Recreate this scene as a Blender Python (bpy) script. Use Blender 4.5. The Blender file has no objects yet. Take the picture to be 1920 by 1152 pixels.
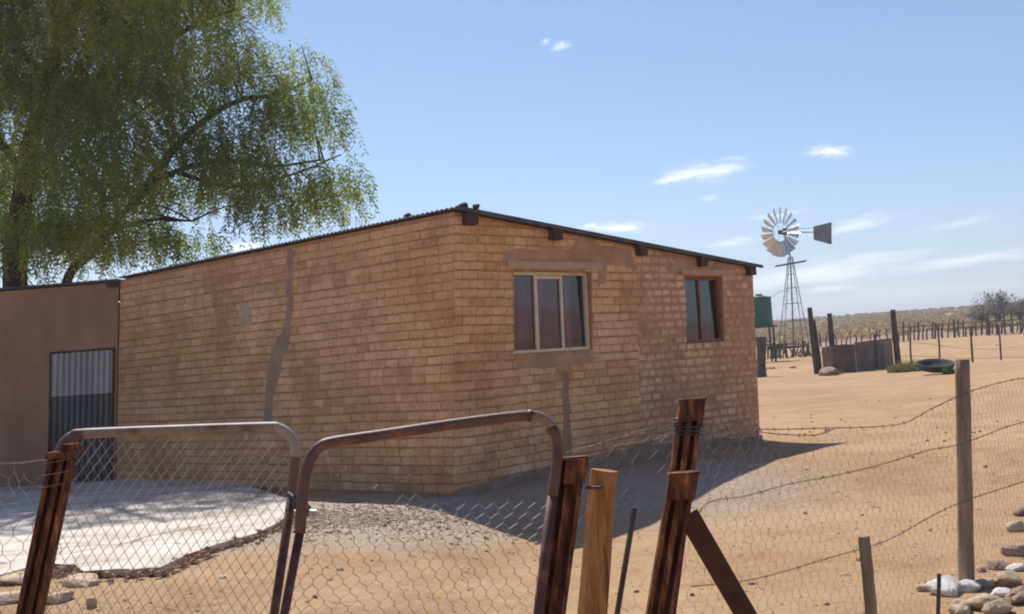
import bpy, math, random
from mathutils import Vector, noise
R = math.radians
rng = random.Random(7)
D = bpy.data
sc = bpy.context.scene
COL = sc.collection

# ------------------------------------------------------------------ camera
F = 2400.0; EYE = Vector((0, 0, 1.3)); ROLL = R(4.1); PITCH = R(2.52)
fw = Vector((0, math.cos(PITCH), math.sin(PITCH)))
r0 = Vector((1, 0, 0)); u0 = Vector((0, -math.sin(PITCH), math.cos(PITCH)))
cr = math.cos(ROLL) * r0 - math.sin(ROLL) * u0
cu = math.sin(ROLL) * r0 + math.cos(ROLL) * u0
from mathutils import Matrix
cam_d = D.cameras.new('camera'); cam = D.objects.new('camera', cam_d); COL.objects.link(cam)
M3 = Matrix((cr, cu, -fw)).transposed()
cam.matrix_world = Matrix.Translation(EYE) @ M3.to_4x4()
cam_d.sensor_width = 36; cam_d.lens = 36 * F / 1920; cam_d.clip_end = 6000; cam_d.clip_start = 0.05
sc.camera = cam

def ray(px, py):
    return (fw * F + cr * (px - 960) + cu * (576 - py)).normalized()
def at(px, py, Y):                      # point at ground distance Y
    d = ray(px, py); return EYE + d * (Y / d.y)
def project(p):
    v = p - EYE; z = v.dot(fw)
    return 960 + F * v.dot(cr) / z, 576 - F * v.dot(cu) / z
def atz(px, py, z=0.0):
    d = ray(px, py); return EYE + d * ((z - EYE.z) / d.z)

def sstep(a, b, x):
    t = min(1, max(0, (x - a) / (b - a))); return t * t * (3 - 2 * t)

# ------------------------------------------------------------------ house plan
C1 = atz(850, 930); C2 = atz(1425, 825); C0 = atz(218, 908)
C3 = C0 + (C2 - C1)
PL = at(-330, 560, 18.6); PL.z = 0      # far end of the plastered wall, outside the frame
HI = [Vector((8.5, 19, 0)), Vector((7.0, 14.4, 0)), Vector((4.2, 15.5, 0)), Vector((1.6, 14.1, 0)), C1, Vector((-1.2, 12.4, 0)), Vector((-1.9, 10.6, 0)), Vector((-2.3, 8.5, 0)), Vector((-4.2, 8.3, 0)), Vector((-14, 8.3, 0)), Vector((-14, 26, 0)), C3]

def segdist(p, a, b):
    ax, ay = a.x, a.y; dx, dy = b.x - ax, b.y - ay
    t = max(0, min(1, ((p[0] - ax) * dx + (p[1] - ay) * dy) / (dx * dx + dy * dy)))
    return math.hypot(p[0] - ax - t * dx, p[1] - ay - t * dy)
def inpoly(p, poly):
    c = False; n = len(poly)
    for i in range(n):
        a, b = poly[i], poly[(i + 1) % n]
        if (a[1] > p[1]) != (b[1] > p[1]) and p[0] < (b[0] - a[0]) * (p[1] - a[1]) / (b[1] - a[1]) + a[0]: c = not c
    return c
def terrain(x, y):
    r = math.hypot(x, y)
    low = -0.32 * (1 - sstep(16, 34, r)) if y > 0 else -0.32 + 0.32 * sstep(16, 34, r)
    if -18 < x < 12 and 2 < y < 32:
        dist = 0 if inpoly((x, y), HI) else min(segdist((x, y), HI[i], HI[(i + 1) % len(HI)]) for i in range(len(HI)))
        low = low * sstep(0.0, 2.3, dist)
    z = low
    if r > 45: z += 0.013 * (min(r, 120) - 45)
    if r > 112:
        z += 0.0235 * (min(r, 480) - 112) * (1 + .10 * noise.noise(Vector((x * .012, y * .012, 3))))
        z += sstep(110, 200, r) * .5 * noise.noise(Vector((x * .03, y * .03, 0)))
    if r > 150: z += sstep(.62, 1.1, abs(math.atan2(x, y))) * .021 * (min(r, 520) - 150)
    if r > 520: z -= .01 * (r - 520)
    z += (.02 * noise.noise(Vector((x * .9, y * .9, 0))) + .012 * noise.noise(Vector((x * 3, y * 3, 5)))) * (1 if r < 60 else .3)
    return z
def ground(px, py, far=400):
    d = ray(px, py); t = 2.0; prev = t
    while t < far:
        p = EYE + d * t
        if p.z < terrain(p.x, p.y): break
        prev = t; t *= 1.01
    lo, hi = prev, t
    for _ in range(20):
        m = (lo + hi) / 2; p = EYE + d * m
        if p.z < terrain(p.x, p.y): hi = m
        else: lo = m
    return EYE + d * hi
def onground(x, y, dz=0): return Vector((x, y, terrain(x, y) + dz))

# ------------------------------------------------------------------ mesh builder
class MB:
    def __init__(s): s.v = []; s.f = []; s.r = []
    def face(s, pts, r=0.0):
        i = len(s.v); s.v += [tuple(p) for p in pts]; s.f.append(tuple(range(i, i + len(pts)))); s.r.append(r)
    def quads(s, vs, fs, r=0.0):
        i = len(s.v); s.v += [tuple(p) for p in vs]
        for f in fs: s.f.append(tuple(a + i for a in f)); s.r.append(r)
    def box8(s, p, r=0.0):              # p: bottom 4 (ccw), top 4
        s.quads(p, [(3, 2, 1, 0), (4, 5, 6, 7), (0, 1, 5, 4), (1, 2, 6, 5), (2, 3, 7, 6), (3, 0, 4, 7)], r)
    def box(s, c, ax, ay, az, r=0.0):   # centre and half-axis vectors
        s.box8([c - ax - ay - az, c + ax - ay - az, c + ax + ay - az, c - ax + ay - az,
                c - ax - ay + az, c + ax - ay + az, c + ax + ay + az, c - ax + ay + az], r)
    def tube(s, pts, rad, n=6, r=0.0, caps=True):
        pts = [Vector(p) for p in pts]
        rads = rad if isinstance(rad, (list, tuple)) else [rad] * len(pts)
        base = len(s.v); up = None
        for k, p in enumerate(pts):
            t = (pts[min(k + 1, len(pts) - 1)] - pts[max(k - 1, 0)])
            if t.length < 1e-9: t = Vector((0, 0, 1))
            t.normalize()
            if up is None:
                up = Vector((0, 0, 1)) if abs(t.z) < .9 else Vector((0, 1, 0))
            a = t.cross(up); 
            if a.length < 1e-6: a = t.cross(Vector((1, 0, 0)))
            a.normalize(); b = a.cross(t); up = b
            for j in range(n):
                w = 2 * math.pi * j / n
                s.v.append(tuple(p + (a * math.cos(w) + b * math.sin(w)) * rads[k]))
        for k in range(len(pts) - 1):
            for j in range(n):
                q = base + k * n; j2 = (j + 1) % n
                s.f.append((q + j, q + j2, q + n + j2, q + n + j)); s.r.append(r)
        if caps and n > 2:
            s.f.append(tuple(base + j for j in range(n))[::-1]); s.r.append(r)
            e = base + (len(pts) - 1) * n
            s.f.append(tuple(e + j for j in range(n))); s.r.append(r)
    def wire(s, a, b, rad):             # cheap 3-sided wire piece
        s.tube([a, b], rad, 3, 0, False)
    def build(s, name, mat, parent=None, origin=None, smooth=False):
        o0 = parent_loc(parent) if parent else (origin or Vector((0, 0, 0)))
        me = D.meshes.new(name)
        me.from_pydata([(a - o0.x, b - o0.y, c - o0.z) for a, b, c in s.v], [], s.f)
        at_ = me.attributes.new('rnd', 'FLOAT', 'FACE'); at_.data.foreach_set('value', [float(x) for x in s.r])
        if smooth: me.polygons.foreach_set('use_smooth', [True] * len(me.polygons))
        me.materials.append(mat); me.update()
        o = D.objects.new(name, me); COL.objects.link(o)
        if parent: o.parent = parent
        else: o.location = o0
        return o
def parent_loc(p):
    l = Vector(p.location)
    while p.parent: p = p.parent; l += Vector(p.location)
    return l
def tag(o, label=None, cat=None, group=None, kind=None):
    if label: o['label'] = label
    if cat: o['category'] = cat
    if group: o['group'] = group
    if kind: o['kind'] = kind
    return o
def thing(name, loc, label, cat, group=None):
    o = D.objects.new(name, None); COL.objects.link(o); o.location = loc; o.empty_display_size = .2
    return tag(o, label, cat, group)

# ------------------------------------------------------------------ materials
def new_mat(name):
    m = D.materials.new(name); m.use_nodes = True; nt = m.node_tree
    return m, nt, nt.nodes['Principled BSDF']
def N(nt, t, **kw):
    n = nt.nodes.new(t)
    for k, v in kw.items(): setattr(n, k, v)
    return n
def coords(nt, scale=(1, 1, 1)):
    g = N(nt, 'ShaderNodeNewGeometry'); mp = N(nt, 'ShaderNodeMapping')
    nt.links.new(g.outputs['Position'], mp.inputs[0]); mp.inputs['Scale'].default_value = scale
    return mp.outputs[0]
def noise_tex(nt, vec, scale, detail=6, rough=.6, dist=0):
    n = N(nt, 'ShaderNodeTexNoise'); nt.links.new(vec, n.inputs['Vector'])
    n.inputs['Scale'].default_value = scale; n.inputs['Detail'].default_value = detail
    n.inputs['Roughness'].default_value = rough; n.inputs['Distortion'].default_value = dist
    return n.outputs['Fac']
def ramp(nt, fac, stops):
    r = N(nt, 'ShaderNodeValToRGB'); e = r.color_ramp.elements
    while len(e) < len(stops): e.new(.5)
    for k, (p, c) in enumerate(stops):
        e[k].position = p; e[k].color = (*c, 1) if len(c) == 3 else c
    nt.links.new(fac, r.inputs[0]); return r.outputs[0]
def mix(nt, fac, a, b, mode='MIX'):
    m = N(nt, 'ShaderNodeMix', data_type='RGBA', blend_type=mode)
    for s, v in ((m.inputs['Factor'], fac), (m.inputs['A'], a), (m.inputs['B'], b)):
        if hasattr(v, 'links'): nt.links.new(v, s)
        elif isinstance(v, (int, float)): s.default_value = v
        else: s.default_value = (*v, 1)
    return m.outputs['Result']
def bump(nt, b, h, strength=.4, dist=.01):
    n = N(nt, 'ShaderNodeBump'); n.inputs['Strength'].default_value = strength; n.inputs['Distance'].default_value = dist
    nt.links.new(h, n.inputs['Height']); nt.links.new(n.outputs[0], b.inputs['Normal'])
def maprange(nt, v, a, b, c=0, d=1):
    n = N(nt, 'ShaderNodeMapRange'); nt.links.new(v, n.inputs[0])
    for k, x in zip((1, 2, 3, 4), (a, b, c, d)): n.inputs[k].default_value = x
    return n.outputs[0]
def simple(name, c1, c2, scale=8, rough=.8, metal=0, bs=.3, bd=.01, c3=None, stretch=(1, 1, 1), spec=.3):
    m, nt, b = new_mat(name); v = coords(nt, stretch); n = noise_tex(nt, v, scale)
    st = [(.32, c1), (.68, c2)] if c3 is None else [(.3, c1), (.5, c2), (.7, c3)]
    c = ramp(nt, n, st); nt.links.new(c, b.inputs['Base Color'])
    b.inputs['Roughness'].default_value = rough; b.inputs['Metallic'].default_value = metal
    b.inputs['Specular IOR Level'].default_value = spec
    if bs: bump(nt, b, noise_tex(nt, v, scale * 3), bs, bd)
    return m

# sand
def make_sand():
    m, nt, b = new_mat('sand'); v = coords(nt)
    big = noise_tex(nt, v, .22, 5, .6, .4); mid = noise_tex(nt, v, 1.6, 6, .65, .3); fine = noise_tex(nt, v, 18, 8, .75)
    c = ramp(nt, big, [(.32, (.37, .235, .125)), (.5, (.43, .28, .15)), (.68, (.50, .335, .19))])
    c = mix(nt, maprange(nt, mid, .45, .75), c, (.33, .185, .085))
    c = mix(nt, maprange(nt, fine, .5, .85), c, (.56, .42, .28))
    c = mix(nt, maprange(nt, noise_tex(nt, v, .55, 4, .55, 1.0), .56, .68, 0, .45), c, (.40, .20, .09))
    spk = noise_tex(nt, v, 42, 3, .6)
    c = mix(nt, maprange(nt, spk, .66, .74), c, (.17, .11, .07))
    # far: veld scrub ground
    g = N(nt, 'ShaderNodeNewGeometry'); ln = N(nt, 'ShaderNodeVectorMath', operation='LENGTH')
    nt.links.new(g.outputs['Position'], ln.inputs[0])
    veld = ramp(nt, noise_tex(nt, v, .12, 8, .75), [(.35, (.20, .145, .10)), (.55, (.32, .225, .16)), (.72, (.42, .305, .215))])
    jig = N(nt, 'ShaderNodeMath', operation='MULTIPLY_ADD'); nt.links.new(noise_tex(nt, v, .05), jig.inputs[0])
    jig.inputs[1].default_value = 30; nt.links.new(ln.outputs['Value'], jig.inputs[2])
    c = mix(nt, maprange(nt, jig.outputs[0], 118, 140), c, veld)
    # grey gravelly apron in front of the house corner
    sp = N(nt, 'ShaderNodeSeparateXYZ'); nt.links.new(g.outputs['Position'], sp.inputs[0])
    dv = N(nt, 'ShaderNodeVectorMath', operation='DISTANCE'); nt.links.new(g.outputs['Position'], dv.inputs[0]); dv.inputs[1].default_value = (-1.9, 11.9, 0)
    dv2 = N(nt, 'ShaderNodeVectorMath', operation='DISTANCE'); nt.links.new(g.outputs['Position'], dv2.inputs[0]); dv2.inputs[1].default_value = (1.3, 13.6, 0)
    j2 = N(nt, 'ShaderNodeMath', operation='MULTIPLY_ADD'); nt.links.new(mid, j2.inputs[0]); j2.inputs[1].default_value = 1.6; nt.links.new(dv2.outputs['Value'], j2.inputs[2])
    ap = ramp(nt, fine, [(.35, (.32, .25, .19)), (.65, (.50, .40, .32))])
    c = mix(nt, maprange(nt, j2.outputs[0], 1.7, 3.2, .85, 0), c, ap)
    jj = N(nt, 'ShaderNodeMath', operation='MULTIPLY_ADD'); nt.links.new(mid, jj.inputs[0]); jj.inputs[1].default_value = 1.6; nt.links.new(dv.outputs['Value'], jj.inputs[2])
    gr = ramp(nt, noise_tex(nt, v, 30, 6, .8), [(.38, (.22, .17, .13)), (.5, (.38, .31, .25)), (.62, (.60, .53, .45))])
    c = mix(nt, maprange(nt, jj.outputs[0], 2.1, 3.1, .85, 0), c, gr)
    nt.links.new(c, b.inputs['Base Color']); b.inputs['Roughness'].default_value = .95; b.inputs['Specular IOR Level'].default_value = .15
    h = N(nt, 'ShaderNodeMath', operation='ADD'); nt.links.new(mid, h.inputs[0]); nt.links.new(fine, h.inputs[1])
    h2 = N(nt, 'ShaderNodeMath', operation='MULTIPLY_ADD'); nt.links.new(noise_tex(nt, v, 5.5, 3, .5, 1.2), h2.inputs[0]); h2.inputs[1].default_value = 1.6; nt.links.new(h.outputs[0], h2.inputs[2])
    bump(nt, b, h2.outputs[0], .5, .05)
    return m
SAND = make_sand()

def brick_mat(name, light, mid_, dark, mortar, smear_lo=.5, smear_hi=.68):
    m, nt, b = new_mat(name); v = coords(nt)
    a = N(nt, 'ShaderNodeAttribute', attribute_name='rnd')
    col = ramp(nt, a.outputs['Fac'], [(.1, dark), (.5, mid_), (1, light)])
    mo = ramp(nt, noise_tex(nt, v, 5, 6, .7), [(.35, tuple(x * .8 for x in mortar)), (.65, tuple(x * 1.15 for x in mortar))])
    neg = N(nt, 'ShaderNodeMath', operation='LESS_THAN'); nt.links.new(a.outputs['Fac'], neg.inputs[0]); neg.inputs[1].default_value = .01
    sm = maprange(nt, noise_tex(nt, v, 1.7, 7, .68, .6), smear_lo, smear_hi, 0, .8)
    mx = N(nt, 'ShaderNodeMath', operation='MAXIMUM'); nt.links.new(neg.outputs[0], mx.inputs[0]); nt.links.new(sm, mx.inputs[1])
    c = mix(nt, mx.outputs[0], col, mo)
    gr = ramp(nt, noise_tex(nt, v, 24, 6, .7), [(.3, (.72, .72, .72)), (.7, (1.18, 1.15, 1.12))])
    c = mix(nt, .8, c, gr, 'MULTIPLY')
    red = maprange(nt, noise_tex(nt, v, .9, 4, .6), .56, .7, 0, .45)
    c = mix(nt, red, c, (.34, .17, .10))
    nt.links.new(c, b.inputs['Base Color']); b.inputs['Roughness'].default_value = .93; b.inputs['Specular IOR Level'].default_value = .15
    bump(nt, b, noise_tex(nt, v, 40, 6, .7), .5, .01)
    return m
BR1 = brick_mat('clay_brick', (.82, .51, .285), (.71, .42, .215), (.57, .31, .15), (.46, .24, .11), .42, .72)
BR2 = brick_mat('clay_brick_ochre', (.86, .60, .36), (.77, .49, .27), (.63, .37, .18), (.50, .275, .125), .44, .72)
BR3 = brick_mat('rough_brick', (.84, .60, .42), (.68, .44, .28), (.55, .335, .20), (.50, .30, .18), .40, .72)
PLASTER = simple('brown_plaster', (.30, .17, .095), (.44, .265, .16), 1.3, .95, 0, .35, .01, stretch=(1, 1, .6))
MORTAR = simple('cement_patch', (.38, .23, .13), (.52, .33, .20), 3.2, .95, 0, .5, .01)
MORTAR_G = simple('grey_cement', (.29, .19, .125), (.40, .275, .19), 5, .95, 0, .5, .01)
LINTEL = simple('lintel_cement', (.42, .30, .20), (.56, .41, .28), 5, .95, 0, .4, .008)
EARTH = simple('brown_earth', (.26, .155, .08), (.44, .30, .18), 7, .95, 0, .6, .01)
FOUND = simple('foundation', (.24, .165, .115), (.42, .30, .21), 6, .95, 0, .8, .03)
CONC = simple('pale_concrete', (.36, .28, .20), (.60, .54, .47), 1.6, .9, 0, .4, .02, c3=(.70, .65, .59), stretch=(.8, 1.2, 1))
def add_cracks(m, scale, col, width):
    nt = m.node_tree; b = nt.nodes['Principled BSDF']; src = b.inputs['Base Color'].links[0].from_socket; v = coords(nt)
    wv = N(nt, 'ShaderNodeVectorMath', operation='MULTIPLY_ADD'); nn = N(nt, 'ShaderNodeTexNoise'); nt.links.new(v, nn.inputs['Vector']); nn.inputs['Scale'].default_value = 2.5; nn.inputs['Detail'].default_value = 5
    nt.links.new(nn.outputs['Color'], wv.inputs[0]); wv.inputs[1].default_value = (.5, .5, 0); nt.links.new(v, wv.inputs[2])
    vo = N(nt, 'ShaderNodeTexVoronoi', feature='DISTANCE_TO_EDGE'); nt.links.new(wv.outputs[0], vo.inputs['Vector']); vo.inputs['Scale'].default_value = scale
    f = maprange(nt, vo.outputs['Distance'], 0, width, .8, 0); nt.links.new(mix(nt, f, src, col), b.inputs['Base Color'])
add_cracks(CONC, .55, (.12, .09, .07), .012)
STONE = simple('pale_stone', (.36, .26, .17), (.58, .46, .33), 5, .9, 0, .6, .014)
WSTONE = simple('white_stone', (.50, .44, .38), (.80, .77, .73), 3, .9, 0, .5, .012)
BSTONE = simple('brown_stone', (.24, .155, .11), (.44, .32, .235), 7, .9, 0, .6, .014)
ROOF = simple('roof_iron', (.10, .10, .11), (.26, .27, .29), 5, .6, .3, .15, .005, c3=(.17, .13, .11))
GALV = simple('galvanised_iron', (.40, .40, .41), (.62, .62, .63), 3, .5, .5, .1, .003, stretch=(1, 1, .25))
DARKIRON = simple('dark_iron', (.05, .045, .045), (.12, .11, .105), 5, .6, .2, .2, .004)
DIRTYIRON = simple('dirty_sheet_iron', (.10, .08, .065), (.22, .18, .15), 3, .75, .2, .3, .01)
BEAM = simple('weathered_beam', (.05, .028, .02), (.13, .07, .045), 10, .85, 0, .4, .005)
WIRE = simple('galvanised_wire', (.22, .18, .15), (.46, .42, .38), 12, .5, .3, 0)
BWIRE = simple('rusted_wire', (.10, .065, .045), (.22, .165, .13), 20, .7, .2, 0)
CREAM = simple('cream_paint', (.66, .56, .36), (.80, .72, .52), 14, .6, 0, .15, .002)
REDOX = simple('red_oxide_paint', (.20, .075, .045), (.32, .13, .085), 14, .6, 0, .15, .002)
GREEN = simple('green_plastic', (.008, .115, .07), (.012, .15, .09), 2, .45, 0, 0)
POSTW = simple('grey_weathered_wood', (.17, .125, .085), (.36, .275, .195), 22, .85, 0, .8, .012, stretch=(1, 1, .12))
PALEW = simple('tan_peeled_wood', (.10, .035, .012), (.50, .25, .09), 18, .9, 0, .8, .01, c3=(.27, .105, .035), stretch=(1, 1, .1))
BARK = simple('tree_bark', (.035, .024, .018), (.10, .07, .05), 9, .95, 0, .8, .03, stretch=(1, 1, .3))
DARKPOST = simple('far_timber', (.05, .038, .03), (.13, .095, .07), 4, .9, 0, 0)
BLADE = simple('windmill_blade', (.50, .50, .50), (.72, .72, .72), 2, .35, .65, 0)
RUBBER = simple('black_rubber', (.022, .02, .018), (.05, .044, .038), 6, .8, 0, .3, .01)

def rust_mat():
    m, nt, b = new_mat('rusted_rail'); v = coords(nt, (1, 1, .22)); v2 = coords(nt)
    c = ramp(nt, noise_tex(nt, v, 26, 6, .65), [(.3, (.03, .014, .010)), (.45, (.09, .035, .02)), (.57, (.23, .09, .038)), (.72, (.46, .23, .11))])
    c = mix(nt, maprange(nt, noise_tex(nt, v2, 9, 5), .48, .68, 0, .7), c, (.055, .025, .018))
    nt.links.new(c, b.inputs['Base Color']); b.inputs['Roughness'].default_value = .9; b.inputs['Metallic'].default_value = 0; b.inputs['Specular IOR Level'].default_value = .2
    bump(nt, b, noise_tex(nt, v2, 40, 6), .6, .008)
    return m
RUST = rust_mat()
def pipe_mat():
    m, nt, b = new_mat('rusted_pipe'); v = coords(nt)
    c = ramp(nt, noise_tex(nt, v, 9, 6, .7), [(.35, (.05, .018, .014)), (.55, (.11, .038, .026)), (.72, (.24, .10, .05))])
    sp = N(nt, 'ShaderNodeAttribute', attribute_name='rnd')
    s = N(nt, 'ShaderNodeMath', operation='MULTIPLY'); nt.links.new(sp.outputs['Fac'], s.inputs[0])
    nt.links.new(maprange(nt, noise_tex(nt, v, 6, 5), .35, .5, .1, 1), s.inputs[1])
    c = mix(nt, s.outputs[0], c, (.38, .31, .26))  # pale highlight on the pipes, mixed into their colour through rnd
    nt.links.new(c, b.inputs['Base Color']); b.inputs['Roughness'].default_value = .55; b.inputs['Metallic'].default_value = .05
    bump(nt, b, noise_tex(nt, v, 60, 4), .25, .002)
    return m
PIPE = pipe_mat()

def leaf_mat(name, stops, trans=.5):
    m = D.materials.new(name); m.use_nodes = True; nt = m.node_tree; nt.nodes.clear()
    out = N(nt, 'ShaderNodeOutputMaterial'); a = N(nt, 'ShaderNodeAttribute', attribute_name='rnd')
    c = ramp(nt, a.outputs['Fac'], stops)
    p = N(nt, 'ShaderNodeBsdfPrincipled'); t = N(nt, 'ShaderNodeBsdfTranslucent'); mx = N(nt, 'ShaderNodeMixShader')
    p.inputs['Roughness'].default_value = .6; p.inputs['Specular IOR Level'].default_value = .15
    nt.links.new(c, p.inputs['Base Color'])
    br = mix(nt, 1.0, c, (1.4, 1.5, .8), 'MULTIPLY'); nt.links.new(br, t.inputs['Color'])
    mx.inputs[0].default_value = trans
    nt.links.new(p.outputs[0], mx.inputs[1]); nt.links.new(t.outputs[0], mx.inputs[2]); nt.links.new(mx.outputs[0], out.inputs[0])
    return m
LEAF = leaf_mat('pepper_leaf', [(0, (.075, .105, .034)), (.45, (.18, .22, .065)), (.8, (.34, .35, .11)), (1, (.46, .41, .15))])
DRYLEAF = leaf_mat('scrub_leaf', [(0, (.22, .15, .105)), (.5, (.37, .26, .18)), (1, (.52, .38, .27))], .3)
WEED = leaf_mat('weed_leaf', [(0, (.16, .14, .07)), (1, (.34, .30, .16))], .25)

def glass_mat():
    m = D.materials.new('window_glass'); m.use_nodes = True; nt = m.node_tree; nt.nodes.clear()
    out = N(nt, 'ShaderNodeOutputMaterial'); t = N(nt, 'ShaderNodeBsdfTransparent'); g = N(nt, 'ShaderNodeBsdfGlossy')
    t.inputs[0].default_value = (.72, .74, .76, 1); g.inputs['Roughness'].default_value = .03
    mx = N(nt, 'ShaderNodeMixShader'); fr = N(nt, 'ShaderNodeFresnel'); fr.inputs[0].default_value = 1.5
    mm = N(nt, 'ShaderNodeMath', operation='MULTIPLY_ADD'); nt.links.new(fr.outputs[0], mm.inputs[0]); mm.inputs[1].default_value = 2.0; mm.inputs[2].default_value = .02
    nt.links.new(mm.outputs[0], mx.inputs[0]); nt.links.new(t.outputs[0], mx.inputs[1]); nt.links.new(g.outputs[0], mx.inputs[2])
    nt.links.new(mx.outputs[0], out.inputs[0]); return m
GLASS = glass_mat()
CURT = simple('purple_curtain', (.34, .10, .18), (.52, .18, .28), 5, .9, 0, 0, stretch=(1, 1, .4))
CURT2 = simple('grey_curtain', (.07, .075, .085), (.13, .14, .16), 5, .9, 0, 0, stretch=(1, 1, .4))
INSIDE = simple('interior_wall', (.12, .09, .07), (.16, .12, .09), 3, .9, 0, 0)

# ------------------------------------------------------------------ ground
def axis(neg, pos, near, step):
    out = [0.0]; s = step
    x = 0.0
    while x < pos:
        s = step if x < near else s * 1.13; x += s; out.append(x)
    x = 0.0; s = step; o2 = []
    while x > -neg:
        s = step if x > -near else s * 1.13; x -= s; o2.append(x)
    return sorted(o2) + out
xs = axis(3000, 3000, 13, .16)
ys = [y + 8 for y in axis(3000, 3000, 13, .16)]
mb = MB()
nx = len(xs)
for y in ys:
    for x in xs: mb.v.append((x, y, terrain(x, y)))
for j in range(len(ys) - 1):
    for i in range(nx - 1):
        a = j * nx + i; mb.f.append((a, a + 1, a + nx + 1, a + nx)); mb.r.append(0)
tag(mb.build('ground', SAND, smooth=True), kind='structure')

# ------------------------------------------------------------------ house
class Wall:
    def __init__(s, A, B, ka, kb, za, zb, out):
        s.A, s.B, s.ka, s.kb, s.za, s.zb = A.copy(), B.copy(), ka, kb, za, zb
        s.L = (B - A).length; s.d = (B - A).normalized(); n = Vector((s.d.y, -s.d.x, 0))
        s.n = n if n.dot(out) > 0 else -n
    def p(s, x, z, o=0.0):
        t = x / s.L; k = s.ka + (s.kb - s.ka) * t
        return s.A + s.d * x + Vector((k * z, 0, z)) + s.n * o
    def top(s, x): return s.za + (s.zb - s.za) * x / s.L
    def inv(s, px, py, o=0.0):
        x, z = s.L / 2, 1.5
        for _ in range(12):
            u, v = project(s.p(x, z, o)); u1, v1 = project(s.p(x + .01, z, o)); u2, v2 = project(s.p(x, z + .01, o))
            a, b, c, d = (u1 - u) / .01, (u2 - u) / .01, (v1 - v) / .01, (v2 - v) / .01
            det = a * d - b * c; du, dv = px - u, py - v
            x += (d * du - b * dv) / det; z += (a * dv - c * du) / det
        return x, z
CEN = (C1 + C3) / 2
W1 = Wall(C0, C1, .079, .072, 2.9, 2.9, C1 - C3)
W1.n = W1.n if W1.n.dot(C0 - CEN + C1 - CEN) > 0 else -W1.n
W2 = Wall(C1, C2, .072, .035, 2.9, 2.42, C2 - C0)
W2.n = W2.n if W2.n.dot(C1 - CEN + C2 - CEN) > 0 else -W2.n
# fit top heights from the picture
W1.za = W1.inv(224, 526)[1]; W1.zb = W1.inv(852, 397)[1]
W2.za = W1.zb; W2.zb = W2.inv(1411, 503)[1]
print('HOUSE', C0, C1, C2, 'L', W1.L, W2.L, 'tops', W1.za, W1.zb, W2.zb, 'n', W1.n, W2.n)
house = thing('brick_house', Vector((C1.x, C1.y, 0)), 'long low unplastered brick house with sloping sheet iron roof and two windows', 'house')

def rectpx(W, pts):
    q = [W.inv(*p) for p in pts]; xs_ = [a for a, b in q]; zs = [b for a, b in q]
    return (xs_[0] + xs_[3]) / 2, (xs_[1] + xs_[2]) / 2, (zs[2] + zs[3]) / 2, (zs[0] + zs[1]) / 2
win1 = rectpx(W2, [(962, 506), (1110, 511), (1109, 657), (964, 664)])
win2 = rectpx(W2, [(1284, 518), (1354, 519), (1358, 640), (1288, 644)])
split = (W2.inv(1197, 600)[0] + W2.inv(1197, 800)[0]) / 2
print('WIN', win1, win2, 'split', split)

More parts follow.
